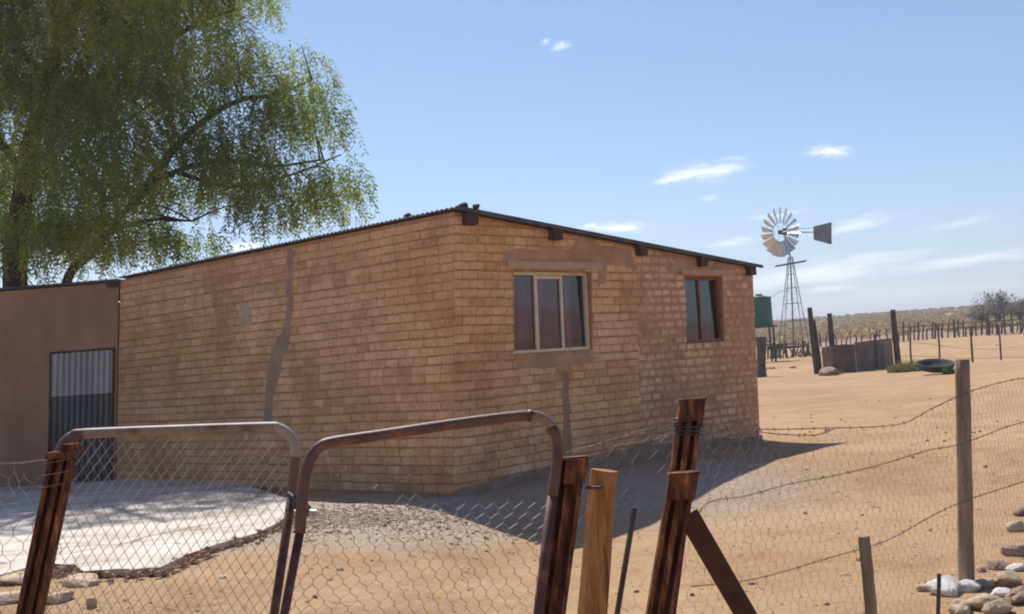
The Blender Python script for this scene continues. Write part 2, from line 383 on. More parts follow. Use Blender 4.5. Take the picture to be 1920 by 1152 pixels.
def wall_mesh(W, x0, x1, holes, bw, bh, gap, relief, seed, jit=.004, skip=.0, rough=False, zmin=-.35, corner=()):
    rr = random.Random(seed); m = MB()
    xs_ = sorted(set([x0, x1] + [h for H in holes for h in H[:2]])); zs = sorted(set([zmin, 2.0] + [h for H in holes for h in H[2:]]))
    zs = [z for z in zs if z < 2.35]
    for i in range(len(xs_) - 1):
        a, b = xs_[i], xs_[i + 1]; n = max(1, int((b - a) / .4)); seg = [a + (b - a) * k / n for k in range(n + 1)]
        for k in range(n):
            p, q = seg[k], seg[k + 1]
            for j in range(len(zs)):
                c = zs[j]; last = j == len(zs) - 1
                d0 = W.top(p) if last else zs[j + 1]; d1 = W.top(q) if last else zs[j + 1]
                mx_, mz = (p + q) / 2, (c + min(d0, d1)) / 2
                if any(H[0] < mx_ < H[1] and H[2] < mz < H[3] for H in holes): continue
                m.face([W.p(p, c), W.p(q, c), W.p(q, d1), W.p(p, d0)], 0)
    th = -.16
    for H in holes:
        a, b, c, d = H
        for (e, f) in (((a, c), (b, c)), ((b, c), (b, d)), ((b, d), (a, d)), ((a, d), (a, c))):
            m.face([W.p(*e), W.p(*f), W.p(*f, th), W.p(*e, th)], 0)
    # wall back face and top
    m.face([W.p(x0 + .1, W.top(x0), th), W.p(x1 - .1, W.top(x1), th), W.p(x1, W.top(x1)), W.p(x0, W.top(x0))], 0)
    row = 0; z = .02
    while z < 3.1:
        x = x0 - (bw / 2 if row % 2 else 0) + (rr.uniform(-.3, .3) * bw if rough else rr.uniform(-.04, .04) * bw)
        wob = rr.uniform(-.004, .004)
        while x < x1:
            w = bw * (1 + rr.uniform(-.06, .06)) * (rr.choice([.8, 1, 1, 1.1]) if rough else (.55 if rr.random() < .05 else 1))
            a, b = max(x, x0 + .004), min(x + w - gap, x1 - .004)
            wav = .02 * noise.noise(Vector((x * .6, z * .8, seed)))
            c = z + wob + wav + (rr.uniform(-.006, .006) if rough else 0); d = c + bh - max(gap, .014)
            x += w
            if x1 - b < .07: b = x1 - .001
            if b - a < .03: continue
            top = min(W.top(a), W.top(b)) - .015
            if c > top - .02: continue
            d = min(d, top)
            ok = True
            for H in holes:
                if b > H[0] and a < H[1] and d > H[2] and c < H[3]:
                    if a < H[0] - .04: b = H[0] - .004
                    elif b > H[1] + .04: a = H[1] + .004
                    else: ok = False
            if not ok or rr.random() < skip: continue
            rel = relief * rr.uniform(.5, 1.1); J = lambda: rr.uniform(-jit, jit)
            e = .012 if rough else .005
            q = [(a + J(), c + J()), (b + J(), c + J()), (b + J(), d + J()), (a + J(), d + J())]
            mx_, mz = (a + b) / 2, (c + d) / 2
            fr = [W.p(x_ + (e if x_ < mx_ else -e), z_ + (e if z_ < mz else -e), rel) for x_, z_ in q]
            bk = [W.p(x_, z_, rel * .3) for x_, z_ in q]
            bb = [W.p(x_, z_, -.002) for x_, z_ in q]
            val = min(1, max(.05, .55 + .6 * noise.noise(Vector((a * 1.3, c * 1.3, seed + 9))) + rr.gauss(0, .15)))
            i = len(m.v); m.v += [tuple(t) for t in fr + bk + bb]
            m.f.append((i, i + 1, i + 2, i + 3)); m.r.append(val)
            for k in range(4):
                k2 = (k + 1) % 4
                m.f.append((i + 4 + k, i + 4 + k2, i + k2, i + k)); m.r.append(val)
                m.f.append((i + 8 + k, i + 8 + k2, i + 4 + k2, i + 4 + k)); m.r.append(val)
        z += bh; row += 1
    return m
wall_mesh(W1, 0, W1.L, [], .235, .095, .009, .009, 1).build('wall', BR1, house)
wall_mesh(W2, 0, split, [win1], .235, .095, .009, .011, 2).build('wall', BR2, house)
w3 = wall_mesh(W2, split, W2.L, [win2], .195, .10, .035, .014, 3, .008, .06, True).build('wall', BR3, house)
w3['label'] = 'wall of small rough pinkish bricks with wide mortar joints'
# plain rear walls
m = MB()
W3 = Wall(C2, C3, .035, .05, W2.zb, W2.zb, C2 - C1); W4 = Wall(C3, C0, .05, .079, W2.zb, W1.za, C3 - C2)
for W in (W3, W4):
    m.face([W.p(0, -.35), W.p(W.L, -.35), W.p(W.L, W.zb), W.p(0, W.za)], .5)
m.build('rear_wall', BR3, house)

def patch(W, outline, name, mat, off=.0128, th=.012, parent=None, jag=.015, seed=0):
    """thin smear of cement following the wall; outline in (x, z)"""
    rr = random.Random(seed); pts = []
    for i in range(len(outline)):
        a, b = outline[i], outline[(i + 1) % len(outline)]
        n = max(1, int(math.hypot(b[0] - a[0], b[1] - a[1]) / .13))
        for k in range(n):
            t = k / n; pts.append((a[0] + (b[0] - a[0]) * t + rr.uniform(-jag, jag) * .7, a[1] + (b[1] - a[1]) * t + rr.uniform(-jag, jag)))
    m = MB(); n = len(pts); area = sum(pts[k][0] * pts[(k + 1) % n][1] - pts[(k + 1) % n][0] * pts[k][1] for k in range(n)); sg = 1 if area > 0 else -1
    soft = th < .02; rings = [pts]
    for e in ((.035, .07) if soft else (.0,)):
        rg = []
        for k in range(n):
            dx, dz = pts[(k + 1) % n][0] - pts[k - 1][0], pts[(k + 1) % n][1] - pts[k - 1][1]; L = math.hypot(dx, dz) + 1e-6; j = e * rr.uniform(.2, 1.3)
            rg.append((pts[k][0] + sg * dz / L * j, pts[k][1] - sg * dx / L * j))
        rings.append(rg)
    offs = (off, .0085, .0) if soft else (off, off - th)
    for rg, of in zip(rings, offs): m.v += [tuple(W.p(x, min(z, W.top(x) - .01), of)) for x, z in rg]
    m.f.append(tuple(range(n))); m.r.append(.0)
    for q in range(len(rings) - 1):
        for k in range(n): m.f.append((q * n + k, q * n + (k + 1) % n, (q + 1) * n + (k + 1) % n, (q + 1) * n + k)); m.r.append(.0)
    return m.build(name, mat, parent or house)
def P1(*px): return [W1.inv(*p) for p in px]
def P2(*px): return [W2.inv(*p) for p in px]
patch(W1, P1((544, 472), (550, 471), (547, 560), (544, 630), (524, 690), (513, 740), (509, 800), (498, 802), (503, 700), (514, 655), (534, 620), (541, 560)), 'cement_strip', MORTAR_G, jag=.03, seed=1)
patch(W1, P1((452, 572), (468, 570), (470, 603), (456, 605)), 'cement_patch', LINTEL, jag=.02, seed=2)
a, b, c, d = win1
patch(W2, [(a - .16, d + .08), (a - .16, d + .20), (b + .26, d + .26), (b + .28, d - .12), (b + .12, d - .14), (b + .11, d + .06)], 'cement_patch', MORTAR, seed=4, jag=.03)
patch(W2, [(a - .12, d + .02), (a - .13, d + .10), (b + .2, d + .11), (b + .2, d + .02)], 'lintel', LINTEL, off=.03, th=.035, jag=.006, seed=5)
patch(W2, [(a + .03, c - .085), (b + .08, c - .085), (b + .04, c - .13), (a + .5, c - .17), (a + .06, c - .14)], 'cement_patch', MORTAR, seed=6, jag=.03)
patch(W2, P2((1055, 695), (1063, 695), (1067, 790), (1072, 868), (1056, 872), (1057, 780)), 'cement_strip', MORTAR_G, jag=.012, seed=7)
a2, b2, c2, d2 = win2
patch(W2, [(a2 - .12, d2 + .02), (a2 - .12, d2 + .085), (b2 + .18, d2 + .085), (b2 + .18, d2 + .02)], 'lintel', LINTEL, off=.03, th=.035, jag=.006, seed=8)
patch(W2, [(a2 - .25, d2 + .10), (a2 - .2, d2 + .22), (b2 + .3, d2 + .2), (b2 + .3, d2 + .09)], 'cement_patch', MORTAR, seed=9, jag=.03)
patch(W2, P2((1085, 450), (1180, 470), (1190, 500), (1060, 478)), 'cement_patch', MORTAR, off=.014, jag=.03, seed=19)
# rough foundation showing along the gable side
patch(W2, [(.0, -.3), (W2.L + .02, -.3), (W2.L + .02, .06), (split + .8, .14), (split, .20), (2.0, .16), (1.0, .12), (.0, .05)], 'foundation', FOUND, off=.03, th=.04, jag=.012, seed=10)

# windows
def window(W, r, name_mat, nmull, curt, fw_=.035, dep=-.05, label=None, curtain_cut=1.0):
    a, b, c, d = r; root = MB(); g = .004
    tl_ = lambda z: -.036 * (z - r[2]) / (r[3] - r[2])      # the frame stands plumb in the leaning wall
    def bar(x0, x1, z0, z1, o0, o1, m=root):
        a0, a1 = tl_(z0), tl_(z1)
        m.box8([W.p(x0, z0, o0 + a0), W.p(x1, z0, o0 + a0), W.p(x1, z0, o1 + a0), W.p(x0, z0, o1 + a0), W.p(x0, z1, o0 + a1), W.p(x1, z1, o0 + a1), W.p(x1, z1, o1 + a1), W.p(x0, z1, o1 + a1)])
    a += g; b -= g; c += g; d -= g
    bar(a, b, c, c + fw_, dep + .02, dep - .02); bar(a, b, d - fw_, d, dep + .02, dep - .02)
    bar(a, a + fw_, c + fw_, d - fw_, dep + .02, dep - .02); bar(b - fw_, b, c + fw_, d - fw_, dep + .02, dep - .02)
    xs_ = []
    for k in range(1, nmull + 1):
        x = a + (b - a) * k / (nmull + 1) * (1.0); xs_.append(x); bar(x - fw_ * .5, x + fw_ * .5, c + fw_, d - fw_, dep + .002, dep - .019)
    o = root.build('window', name_mat, house)
    if label: o['label'] = label
    m = MB(); edges = [a] + xs_ + [b]
    for k in range(len(edges) - 1):
        x0, x1 = edges[k] - (.04 if k == 0 else 0), edges[k + 1] + (.05 if k == len(edges) - 2 else 0)
        m.face([W.p(x0, c, dep - .021), W.p(x1, c, dep - .021), W.p(x1, d, dep - .057), W.p(x0, d, dep - .057)])
    m.build('pane', GLASS, o)
    if nmull == 2:
        m = MB()
        bar(edges[1] + .02, edges[2] - .02, d - fw_ - .04, d - fw_ - .005, dep - .002, dep - .03, m)
        bar(edges[1] + .02, edges[1] + .04, c + fw_, d - fw_ - .04, dep - .004, dep - .03, m)
        m.build('sash', name_mat, o)
    m = MB(); n = 90; hi = []; lo = []
    xe = a + (b - a) * curtain_cut
    for k in range(n + 1):
        t = k / n; x = a - .03 + (xe - a + .03) * t
        off = dep - .13 + .022 * math.sin(t * 75 + 2 * math.sin(t * 9)) + .01 * math.sin(t * 31)
        hi.append(W.p(x, d + .05, off)); lo.append(W.p(x, c - .05, off))
    for k in range(n): m.face([lo[k], lo[k + 1], hi[k + 1], hi[k]])
    m.build('curtain', curt, o, smooth=False)
    return o
window(W2, win1, CREAM, 2, CURT, .036, label='wide three-pane window with cream frame and purple curtain', curtain_cut=.88)
window(W2, win2, REDOX, 1, CURT2, .035, label='narrow two-pane window with dark red frame')
# interior backing so no light leaks
m = MB()
m.face([W2.p(.2, -.2, -1.2), W2.p(W2.L - .3, -.2, -1.2), W2.p(W2.L - .3, 2.3, -1.2), W2.p(.2, 2.3, -1.2)])
m.build('inner_wall', INSIDE, house)

# roof: corrugated iron, corrugations run down the slope (along the gable wall)
def corrugated(m, o, du, dv, lu, lv, pitch=.076, amp=.009, seg=6, up=Vector((0, 0, 1)), th=.0, r=0, vs=1):
    n = int(lu / pitch * seg); 
    base = len(m.v)
    for j in range(vs + 1):
        for i in range(n + 1):
            u = lu * i / n
            m.v.append(tuple(o + du * u + dv * (lv * j / vs) + up * (amp * math.sin(2 * math.pi * u / pitch))))
    for j in range(vs):
        for i in range(n):
            q = base + j * (n + 1) + i; m.f.append((q, q + 1, q + n + 2, q + n + 1)); m.r.append(r)
    return n
m = MB()
t0, t1 = W1.p(0, W1.za), W1.p(W1.L, W1.zb)
s1 = W2.p(W2.L, W2.zb)
du = (t1 - t0).normalized(); dv = (s1 - t1).normalized(); upn = du.cross(dv); upn = upn if upn.z > 0 else -upn
ovL, ovR, ovE = .05, .10, .13
o = t0 - du * .02 - dv * ovL + upn * .034
lu = (t1 - t0).length + ovR + .02; lv = (s1 - t1).length + ovL + ovE
corrugated(m, o, du, dv, lu, lv, vs=6); corrugated(m, o - upn * .0035, du, dv, lu, lv, vs=6)
roof = m.build('roof', ROOF, house, smooth=True)
# edge strip along the gable (dark lip of the last sheet)
m = MB(); e0 = o + du * lu; e1 = e0 + dv * lv
m.box((e0 + e1) / 2 - upn * .012, (e1 - e0) / 2, du * .006, upn * .022)
m.build('roof_edge', DARKIRON, roof)
# second sheet lapped on top, its end lifted a little
m = MB(); oo = o + du * (lu - .92) + dv * .9 + upn * .022
corrugated(m, oo, du, dv + upn * .012, .75, 1.15)
m.build('lapped_sheet', ROOF, roof, smooth=True)
# purlins poke out under the roof on the gable side
for px in (876, 1036, 1197, 1311, 1402):
    x = W2.inv(px, 440 + (px - 876) * .11)[0]; z = W2.top(x) - .055
    m = MB(); hx, hz = .085, .06
    m.box8([W2.p(x - hx, z - hz, -.15), W2.p(x + hx, z - hz, -.15), W2.p(x + hx, z - hz, .085), W2.p(x - hx, z - hz, .085),
            W2.p(x - hx, z + hz, -.15), W2.p(x + hx, z + hz, -.15), W2.p(x + hx, z + hz, .085), W2.p(x - hx, z + hz, .085)])
    m.build('purlin', BEAM, roof)

def rock(name, c, sx, sy, sz, mat, seed, label=None, cat='stone', group=None, parent=None, sub=2, flat=False):
    rr = random.Random(seed); import bmesh
    bm = bmesh.new(); bmesh.ops.create_icosphere(bm, subdivisions=sub, radius=1)
    planes = [Vector((rr.gauss(0, 1), rr.gauss(0, 1), rr.gauss(0, .8))).normalized() for _ in range(9)]
    ang = rr.uniform(0, 6.28); ca, sa = math.cos(ang), math.sin(ang)
    for v in bm.verts:
        p = v.co.copy(); n = 1 + .38 * noise.noise(p * 1.1 + Vector((seed * 3.1, 0, 0))) + .10 * noise.noise(p * 3.5 + Vector((0, seed, 0)))
        p *= n
        for k in range(9):
            pn = planes[k]; dd_ = p.dot(pn) - .74
            if dd_ > 0: p -= pn * dd_ * .9
        if flat: p.z = max(-.6, min(.6, p.z))
        x, y = p.x * sx, p.y * sy
        v.co = Vector((x * ca - y * sa, x * sa + y * ca, p.z * sz))
    me = D.meshes.new(name); bm.to_mesh(me); bm.free(); me.materials.append(mat)
    o = D.objects.new(name, me); COL.objects.link(o)
    o.location = c if parent is None else c - parent_loc(parent)
    if parent: o.parent = parent
    if label: tag(o, label, cat, group)
    return o
# stones holding the roof sheets down
for k, (px, py, s, lab) in enumerate([(765, 410, .055, 'dark stone on the roof edge left of the house corner, above the long brick wall'),
                         (868, 389, .07, 'larger of the two dark stones on the roof at the house corner'),
                         (893, 391, .055, 'smaller of the two dark stones on the roof at the house corner, right one'),
                         (1002, 409, .06, 'dark stone on the roof beside the loose lapped sheet')]):
    Wb = W1 if px < 860 else W2
    d = ray(px, py); nrm = upn; base = o * 0 + (t0 - dv * ovL + upn * .05)
    t = (base - EYE).dot(nrm) / d.dot(nrm)
    if px == 765: hit = at(px, py, (W1.p(W1.inv(px, 412)[0], 2.9)).y + .06)
    elif px < 900: hit = at(px, py, t1.y + .10)
    else: hit = at(px, py, (W2.p(W2.inv(px, 418)[0], 2.8)).y + .35)
    rel = (hit - base).dot(nrm)
    hit = hit - nrm * (rel - s * .35)
    rock('roof_stone', hit, s, s * .8, s * .6, RUBBER, 20 + k, lab, 'stone', 'stones weighing down the roof')

# plastered extension on the left
ext = thing('plastered_outbuilding', Vector(((C0.x + PL.x) / 2, C0.y, 0)), 'brown plastered wall of the annex left of the brick wall, with sheet iron door', 'building')
WP = Wall(PL, C0 + Vector((-.02, 0, 0)), .06, .079, 2.9, 2.9, Vector((0, -1, 0)))
if WP.n.y > 0: WP.n = -WP.n
WP.zb = WP.inv(220, 530)[1]
z0_ = WP.inv(0, 547); WP.za = WP.zb + (z0_[1] - WP.zb) * WP.L / (WP.L - z0_[0])
dr = rectpx(WP, [(95, 658), (223, 654), (216, 925), (88, 930)])
dr = (dr[0], min(dr[1], WP.L - .03), .06, dr[3])
print('EXT', PL, WP.L, WP.za, WP.zb, 'door', dr)
m = MB()
for (x0, x1, z0, z1) in ((0, dr[0], -.3, 0), (dr[0], dr[1], dr[3], 0), (dr[1], WP.L, -.3, 0), (dr[0], dr[1], -.3, dr[2])):
    n = max(1, int((x1 - x0) / .5))
    for k in range(n):
        a, b = x0 + (x1 - x0) * k / n, x0 + (x1 - x0) * (k + 1) / n
        za, zb = (z1, z1) if z1 else (WP.top(a), WP.top(b))
        m.face([WP.p(a, z0), WP.p(b, z0), WP.p(b, zb), WP.p(a, za)])
for (e, f) in (((dr[0], dr[2]), (dr[1], dr[2])), ((dr[1], dr[2]), (dr[1], dr[3])), ((dr[1], dr[3]), (dr[0], dr[3])), ((dr[0], dr[3]), (dr[0], dr[2]))):
    m.face([WP.p(*e), WP.p(*f), WP.p(*f, -.2), WP.p(*e, -.2)])
# side, back
far = Vector((0, 4, 0))
m.face([WP.p(0, -.3), WP.p(0, WP.za), WP.p(0, WP.za) + far, WP.p(0, -.3) + far])
m.face([WP.p(0, -.3) + far, WP.p(0, WP.za) + far, WP.p(WP.L - .05, WP.zb) + far, WP.p(WP.L - .05, -.3) + far])
m.build('wall', PLASTER, ext)
m = MB(); q0, q1 = WP.p(0, WP.za + .015, .05), WP.p(WP.L + .0, WP.zb + .015, .05)
m.box8([q0, q1, q1 + far, q0 + far] + [p + Vector((0, 0, .035)) for p in (q0, q1, q1 + far, q0 + far)])
m.build('roof', DARKIRON, ext)
m = MB(); m.box(WP.p(WP.L - .08, WP.zb - .03, .02), WP.d * .07, WP.n * .06, Vector((0, 0, .035))); m.build('beam_end', BEAM, ext)
# door
def wp_bar(m, x0, x1, z0, z1, o0, o1):
    m.box8([WP.p(x0, z0, o0), WP.p(x1, z0, o0), WP.p(x1, z0, o1), WP.p(x0, z0, o1), WP.p(x0, z1, o0), WP.p(x1, z1, o0), WP.p(x1, z1, o1), WP.p(x0, z1, o1)])
m = MB(); a, b, c, d = dr
zm = c + (d - c) * .66
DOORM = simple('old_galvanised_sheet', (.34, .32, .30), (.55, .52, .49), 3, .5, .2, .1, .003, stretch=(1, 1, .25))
DOOR_REFL = simple('sheet_painted_reflection', (.11, .105, .10), (.18, .17, .16), 3, .5, .2, .1, .003, stretch=(1, 1, .25))  # lower door half: a reflection put in as a darker sheet colour
door = None
for z0, z1, mt, nm, ofs in ((zm, d - .03, DOORM, 'door', .0), (c + .02, zm - .004, DOOR_REFL, 'lower_half_reflection', -.004)):
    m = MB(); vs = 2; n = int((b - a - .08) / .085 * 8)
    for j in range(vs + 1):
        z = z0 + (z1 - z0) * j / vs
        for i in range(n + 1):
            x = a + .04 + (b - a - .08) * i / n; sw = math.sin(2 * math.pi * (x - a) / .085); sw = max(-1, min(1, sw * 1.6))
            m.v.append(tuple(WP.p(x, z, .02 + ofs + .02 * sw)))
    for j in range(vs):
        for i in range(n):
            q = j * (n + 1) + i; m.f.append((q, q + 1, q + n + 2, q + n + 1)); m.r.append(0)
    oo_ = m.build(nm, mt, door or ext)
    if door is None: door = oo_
m = MB(); wp_bar(m, a, a + .04, c, d, .015, -.03); wp_bar(m, b - .04, b, c, d, .015, -.03); wp_bar(m, a + .04, b - .04, d - .03, d, .016, -.03)
m.build('door_frame', BEAM, door)
for z in (c + .25, (c + d) / 2, d - .3):
    m = MB(); wp_bar(m, a + .04, b - .04, z - .03, z + .03, -.012, -.035); m.build('batten', BEAM, door)

# ------------------------------------------------------------------ slab, rubble and stones
slab_px = [(-260, 1080), (-120, 1090), (0, 1078), (60, 1062), (118, 1055), (170, 1068), (232, 1072), (300, 1064), (352, 1040), (415, 1018), (470, 1003), (505, 985), (548, 958), (562, 942)]
top = 0.06
edge = [atz(px, py, top) for px, py in slab_px]
back = [Vector((C0.x + (C1.x - C0.x) * .45, C0.y + (C1.y - C0.y) * .45, top)), Vector((C0.x, C0.y, top)), Vector((PL.x, PL.y - .03, top)), Vector((PL.x, edge[0].y, top))]
fine = []
for i in range(len(edge) - 1):
    a, b = edge[i], edge[i + 1]; n = max(1, int((b - a).length / .05))
    for k in range(n):
        p = a.lerp(b, k / n); q_ = p.x * 4.5; h0, h1 = math.sin(math.floor(q_) * 12.9898) * 43758.5, math.sin((math.floor(q_) + 1) * 12.9898) * 43758.5; f_ = q_ - math.floor(q_); w = .20 * ((h0 - math.floor(h0)) * (1 - f_) + (h1 - math.floor(h1)) * f_ - .5) + .03 * noise.noise(p * 30); fine.append(p + Vector((w * .4, w, 0)))
fine.append(edge[-1])
m = MB(); poly = fine + back; n = len(poly)
m.v += [tuple(p) for p in poly] + [tuple(p + Vector((0, .05 * noise.noise(p * 6) + .02, -.05))) for p in poly] + [tuple(p + Vector((0, 0, -.45))) for p in poly]
m.f.append(tuple(range(n))); m.r.append(0)
for k in range(n):
    k2 = (k + 1) % n
    m.f.append((k, k2, n + k2, n + k)); m.r.append(.5); m.f.append((n + k, n + k2, 2 * n + k2, 2 * n + k)); m.r.append(1)
sl = m.build('pavement', CONC); tag(sl, kind='structure')
sl.data.materials.append(EARTH)
for p in sl.data.polygons:
    if p.index > 0 and (p.index % 2 == 0): p.material_index = 1
    if p.index > 0 and noise.noise(Vector((p.center * 3))) > .25: p.material_index = 1
# broken earth lip under the slab edge: chunks
rr = random.Random(5)
m = MB()
def blob(m, c, s, rr, r=.5):
    t = [c + Vector((rr.uniform(-1, 1) * s, rr.uniform(-1, 1) * s, rr.uniform(-.5, .7) * s)) for _ in range(3)]
    up = c + Vector((rr.uniform(-.3, .3) * s, rr.uniform(-.3, .3) * s, s * rr.uniform(.5, .9)))
    a = rr.uniform(0, 6.28); n = 5; ring = [c + Vector((math.cos(a + k * 1.257) * s * rr.uniform(.7, 1.1), math.sin(a + k * 1.257) * s * rr.uniform(.7, 1.1), -s * .3)) for k in range(n)]
    ring2 = [c + (p - c) * .7 + Vector((0, 0, s * rr.uniform(.5, .8))) for p in ring]
    i = len(m.v); m.v += [tuple(p) for p in ring + ring2 + [up]]
    for k in range(n):
        k2 = (k + 1) % n; m.f.append((i + k, i + k2, i + n + k2, i + n + k)); m.r.append(r); m.f.append((i + n + k, i + n + k2, i + 2 * n)); m.r.append(r)
for p in fine[::1]:
    for _ in range(3):
        x, y = p.x + rr.uniform(-.1, .1), p.y + rr.uniform(-.22, .02)
        blob(m, onground(x, y, rr.uniform(0, .05)), rr.uniform(.010, .036), rr)
tag(m.build('rubble', EARTH), 'broken brown earth and rubble along the crumbled edge of the concrete slab', 'rubble', kind='stuff')
# gravel
m = MB(); m2 = MB()
for _ in range(4200):
    t = rr.gauss(0, 1), rr.gauss(0, 1)
    x = -1.95 + t[0] * .85; y = 11.75 + t[1] * .5 - .05 * t[0]
    blob(m if rr.random() < .88 else m2, onground(x, y), rr.uniform(.006, .018) if rr.random() < .93 else rr.uniform(.02, .035), rr)
for _ in range(1500):
    x = rr.uniform(-5, 6); y = rr.uniform(6.5, 15)
    if inpoly((x, y), HI): continue
    blob(m, onground(x, y), rr.uniform(.005, .016), rr)
tag(m.build('gravel', STONE), 'loose pale gravel spread on the ground before the house corner', 'gravel', kind='stuff')
tag(m2.build('dark_gravel', BSTONE), 'dark pebbles mixed in the gravel patch before the house corner', 'gravel', kind='stuff')

m = MB()
for _ in range(420):
    x = rr.uniform(-4, 9); y = rr.uniform(5.5, 24)
    if inpoly((x, y), HI[4:]): continue
    L = rr.uniform(.02, .10); a = rr.uniform(0, 3.14); p = onground(x, y, .006); q = onground(x + L * math.cos(a), y + L * math.sin(a), .006); m.tube([p, p.lerp(q, .5) + Vector((rr.uniform(-.01, .01), 0, .006)), q], [.0025, .003, .0015], 3)
tag(m.build('twigs', POSTW), 'dry twigs and straw scattered over the sandy yard', 'twigs', kind='stuff')
m = MB()
for _ in range(260):
    x = rr.uniform(-3.5, 9); y = rr.uniform(6, 28)
    if inpoly((x, y), HI[4:]): continue
    blob(m, onground(x, y), rr.uniform(.012, .035), rr)
tag(m.build('pebbles', BSTONE), 'scattered brown pebbles and clods on the sandy yard', 'pebbles', kind='stuff')
# flat stones below the slab
for k, (px, py, w, dd, lab) in enumerate([
        (150, 1096, .24, .15, 'largest flat pale slab fragment, just right of the left gate post'),
        (112, 1128, .10, .07, 'small flat pale stone at the foot of the left gate post'),
        (42, 1090, .30, .16, 'flat pale slab fragment left of the left gate post'),
        (18, 1128, .22, .10, 'pale flat stone in the bottom left corner'),
        (172, 1138, .04, .03, 'little pale stone just below the largest slab fragment')]):
    p = ground(px, py); rock('paving_fragment', p + Vector((0, 0, .02)), w, dd, .06, STONE, 40 + k, lab, 'stone', 'broken flat stones before the slab', sub=3, flat=True)
for k, (px, py, s, mt, lab) in enumerate([
        (418, 1084, .035, WSTONE, 'little white stone on the sand behind the left gate leaf'),
        (1770, 1112, .14, WSTONE, 'white boulder behind the thin rod in the bottom right corner'),
        (1815, 1108, .10, WSTONE, 'white rock just right of the white boulder at the foot of the grey fence post'),
        (1850, 1142, .13, STONE, 'pale tan rock at the bottom edge, right of the white rocks'),
        (1800, 1150, .10, STONE, 'tan rock at the bottom edge below the white rocks'),
        (1735, 1108, .06, STONE, 'flat tan stone left of the white boulder'),
        (1890, 1095, .12, STONE, 'pale rock in the heap, right edge above the corner'),
        (1868, 1066, .09, BSTONE, 'reddish brown rock in the heap, upper left of it'),
        (1900, 1040, .11, BSTONE, 'brown rock at the right edge, in the middle of the heap'),
        (1912, 1128, .12, BSTONE, 'brown rock in the bottom right corner'),
        (1905, 995, .10, STONE, 'flat tan rock at the right edge, above the heap'),
        (1912, 965, .09, BSTONE, 'dark brown rock at the right edge, topmost of the rocks'),
        (1878, 1118, .07, WSTONE, 'small whitish stone between the rocks of the heap'),
        (1845, 1100, .08, STONE, 'tan rock wedged against the right side of the white rock'),
        (1870, 1150, .11, STONE, 'tan block at the bottom edge, under the small whitish stone'),
        (1905, 1070, .07, WSTONE, 'small pale stone between the two brown rocks of the heap'),
        (1840, 1072, .05, BSTONE, 'smallest brown stone, left end of the heap'),
        (1553, 704, 0.42, BSTONE, 'reddish stone at the foot of the leaning post by the far iron sheets')]):
    p = ground(px, py); rock('rock', p + Vector((0, 0, s * .25)), s, s * .75, s * .5, mt, 60 + k, lab, 'rock', None, sub=3)

# ------------------------------------------------------------------ gates
GY = 5.2
def gp(px, py, y=GY): return at(px, py, y)
def arc(pts_px, y0, y1):
    """pixel polyline at distances blended from y0 to y1 by x"""
    xa, xb = pts_px[0][0], max(p[0] for p in pts_px)
    return [at(px, py, y0 + (y1 - y0) * (px - xa) / (xb - xa + 1e-6)) for px, py in pts_px]
def to_ground(p, q, z):                 # extend q->p downward to height z
    d = p - q; return q + d * ((q.z - z) / -d.z) if abs(d.z) > 1e-6 else p
def extend_down(a, b, z):
    """a upper point, b lower point; continue to height z"""
    d = b - a; t = (z - a.z) / d.z; return a + d * t
gz = -.24
# left leaf
gl = thing('gate', Vector((-1.4, GY, -.3)), 'left leaf of the old wire gate, rusty pipe frame with painted-in pale highlight and diamond mesh', 'gate', None)
path = [(98, 905), (106, 870), (112, 845), (122, 828), (138, 817), (160, 813), (340, 806), (500, 801), (523, 803), (540, 813), (551, 830), (554, 850), (552, 880), (547, 930)]
P = [gp(*q, GY + .12 - .1 * (q[0] - 98) / 450) for q in path]
lo_r = extend_down(P[-1], gp(514, 1152, GY + .02), gz); lo_l = extend_down(P[0], gp(66, 1152, GY + .12), gz)
def smooth_path(P, n=4):
    out = []
    for i in range(len(P) - 1):
        p0, p1, p2, p3 = P[max(i - 1, 0)], P[i], P[i + 1], P[min(i + 2, len(P) - 1)]
        for k in range(n):
            t = k / n
            out.append(.5 * ((2 * p1) + (p2 - p0) * t + (2 * p0 - 5 * p1 + 4 * p2 - p3) * t * t + (3 * p1 - p0 - 3 * p2 + p3) * t ** 3))
    out.append(P[-1]); return out
def pipe(m, pts, rad, n=12, painted_shine=None):
    pts = smooth_path(pts) if len(pts) > 2 else pts
    for_r = 0
    base = len(m.r); m.tube(pts, rad, n, 0)
    if painted_shine:
        for k in range(len(pts) - 1):
            v = painted_shine(pts[k])
            for j in range(n): m.r[base + k * n + j] = v
m = MB()
pipe(m, P, .021, painted_shine=lambda p: (.62 if project(p)[0] < 500 else .95) if project(p)[1] < 855 and project(p)[0] > 150 else .2)
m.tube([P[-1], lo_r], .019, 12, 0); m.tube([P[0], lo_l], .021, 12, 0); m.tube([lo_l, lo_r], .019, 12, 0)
m.build('frame', PIPE, gl, smooth=True)
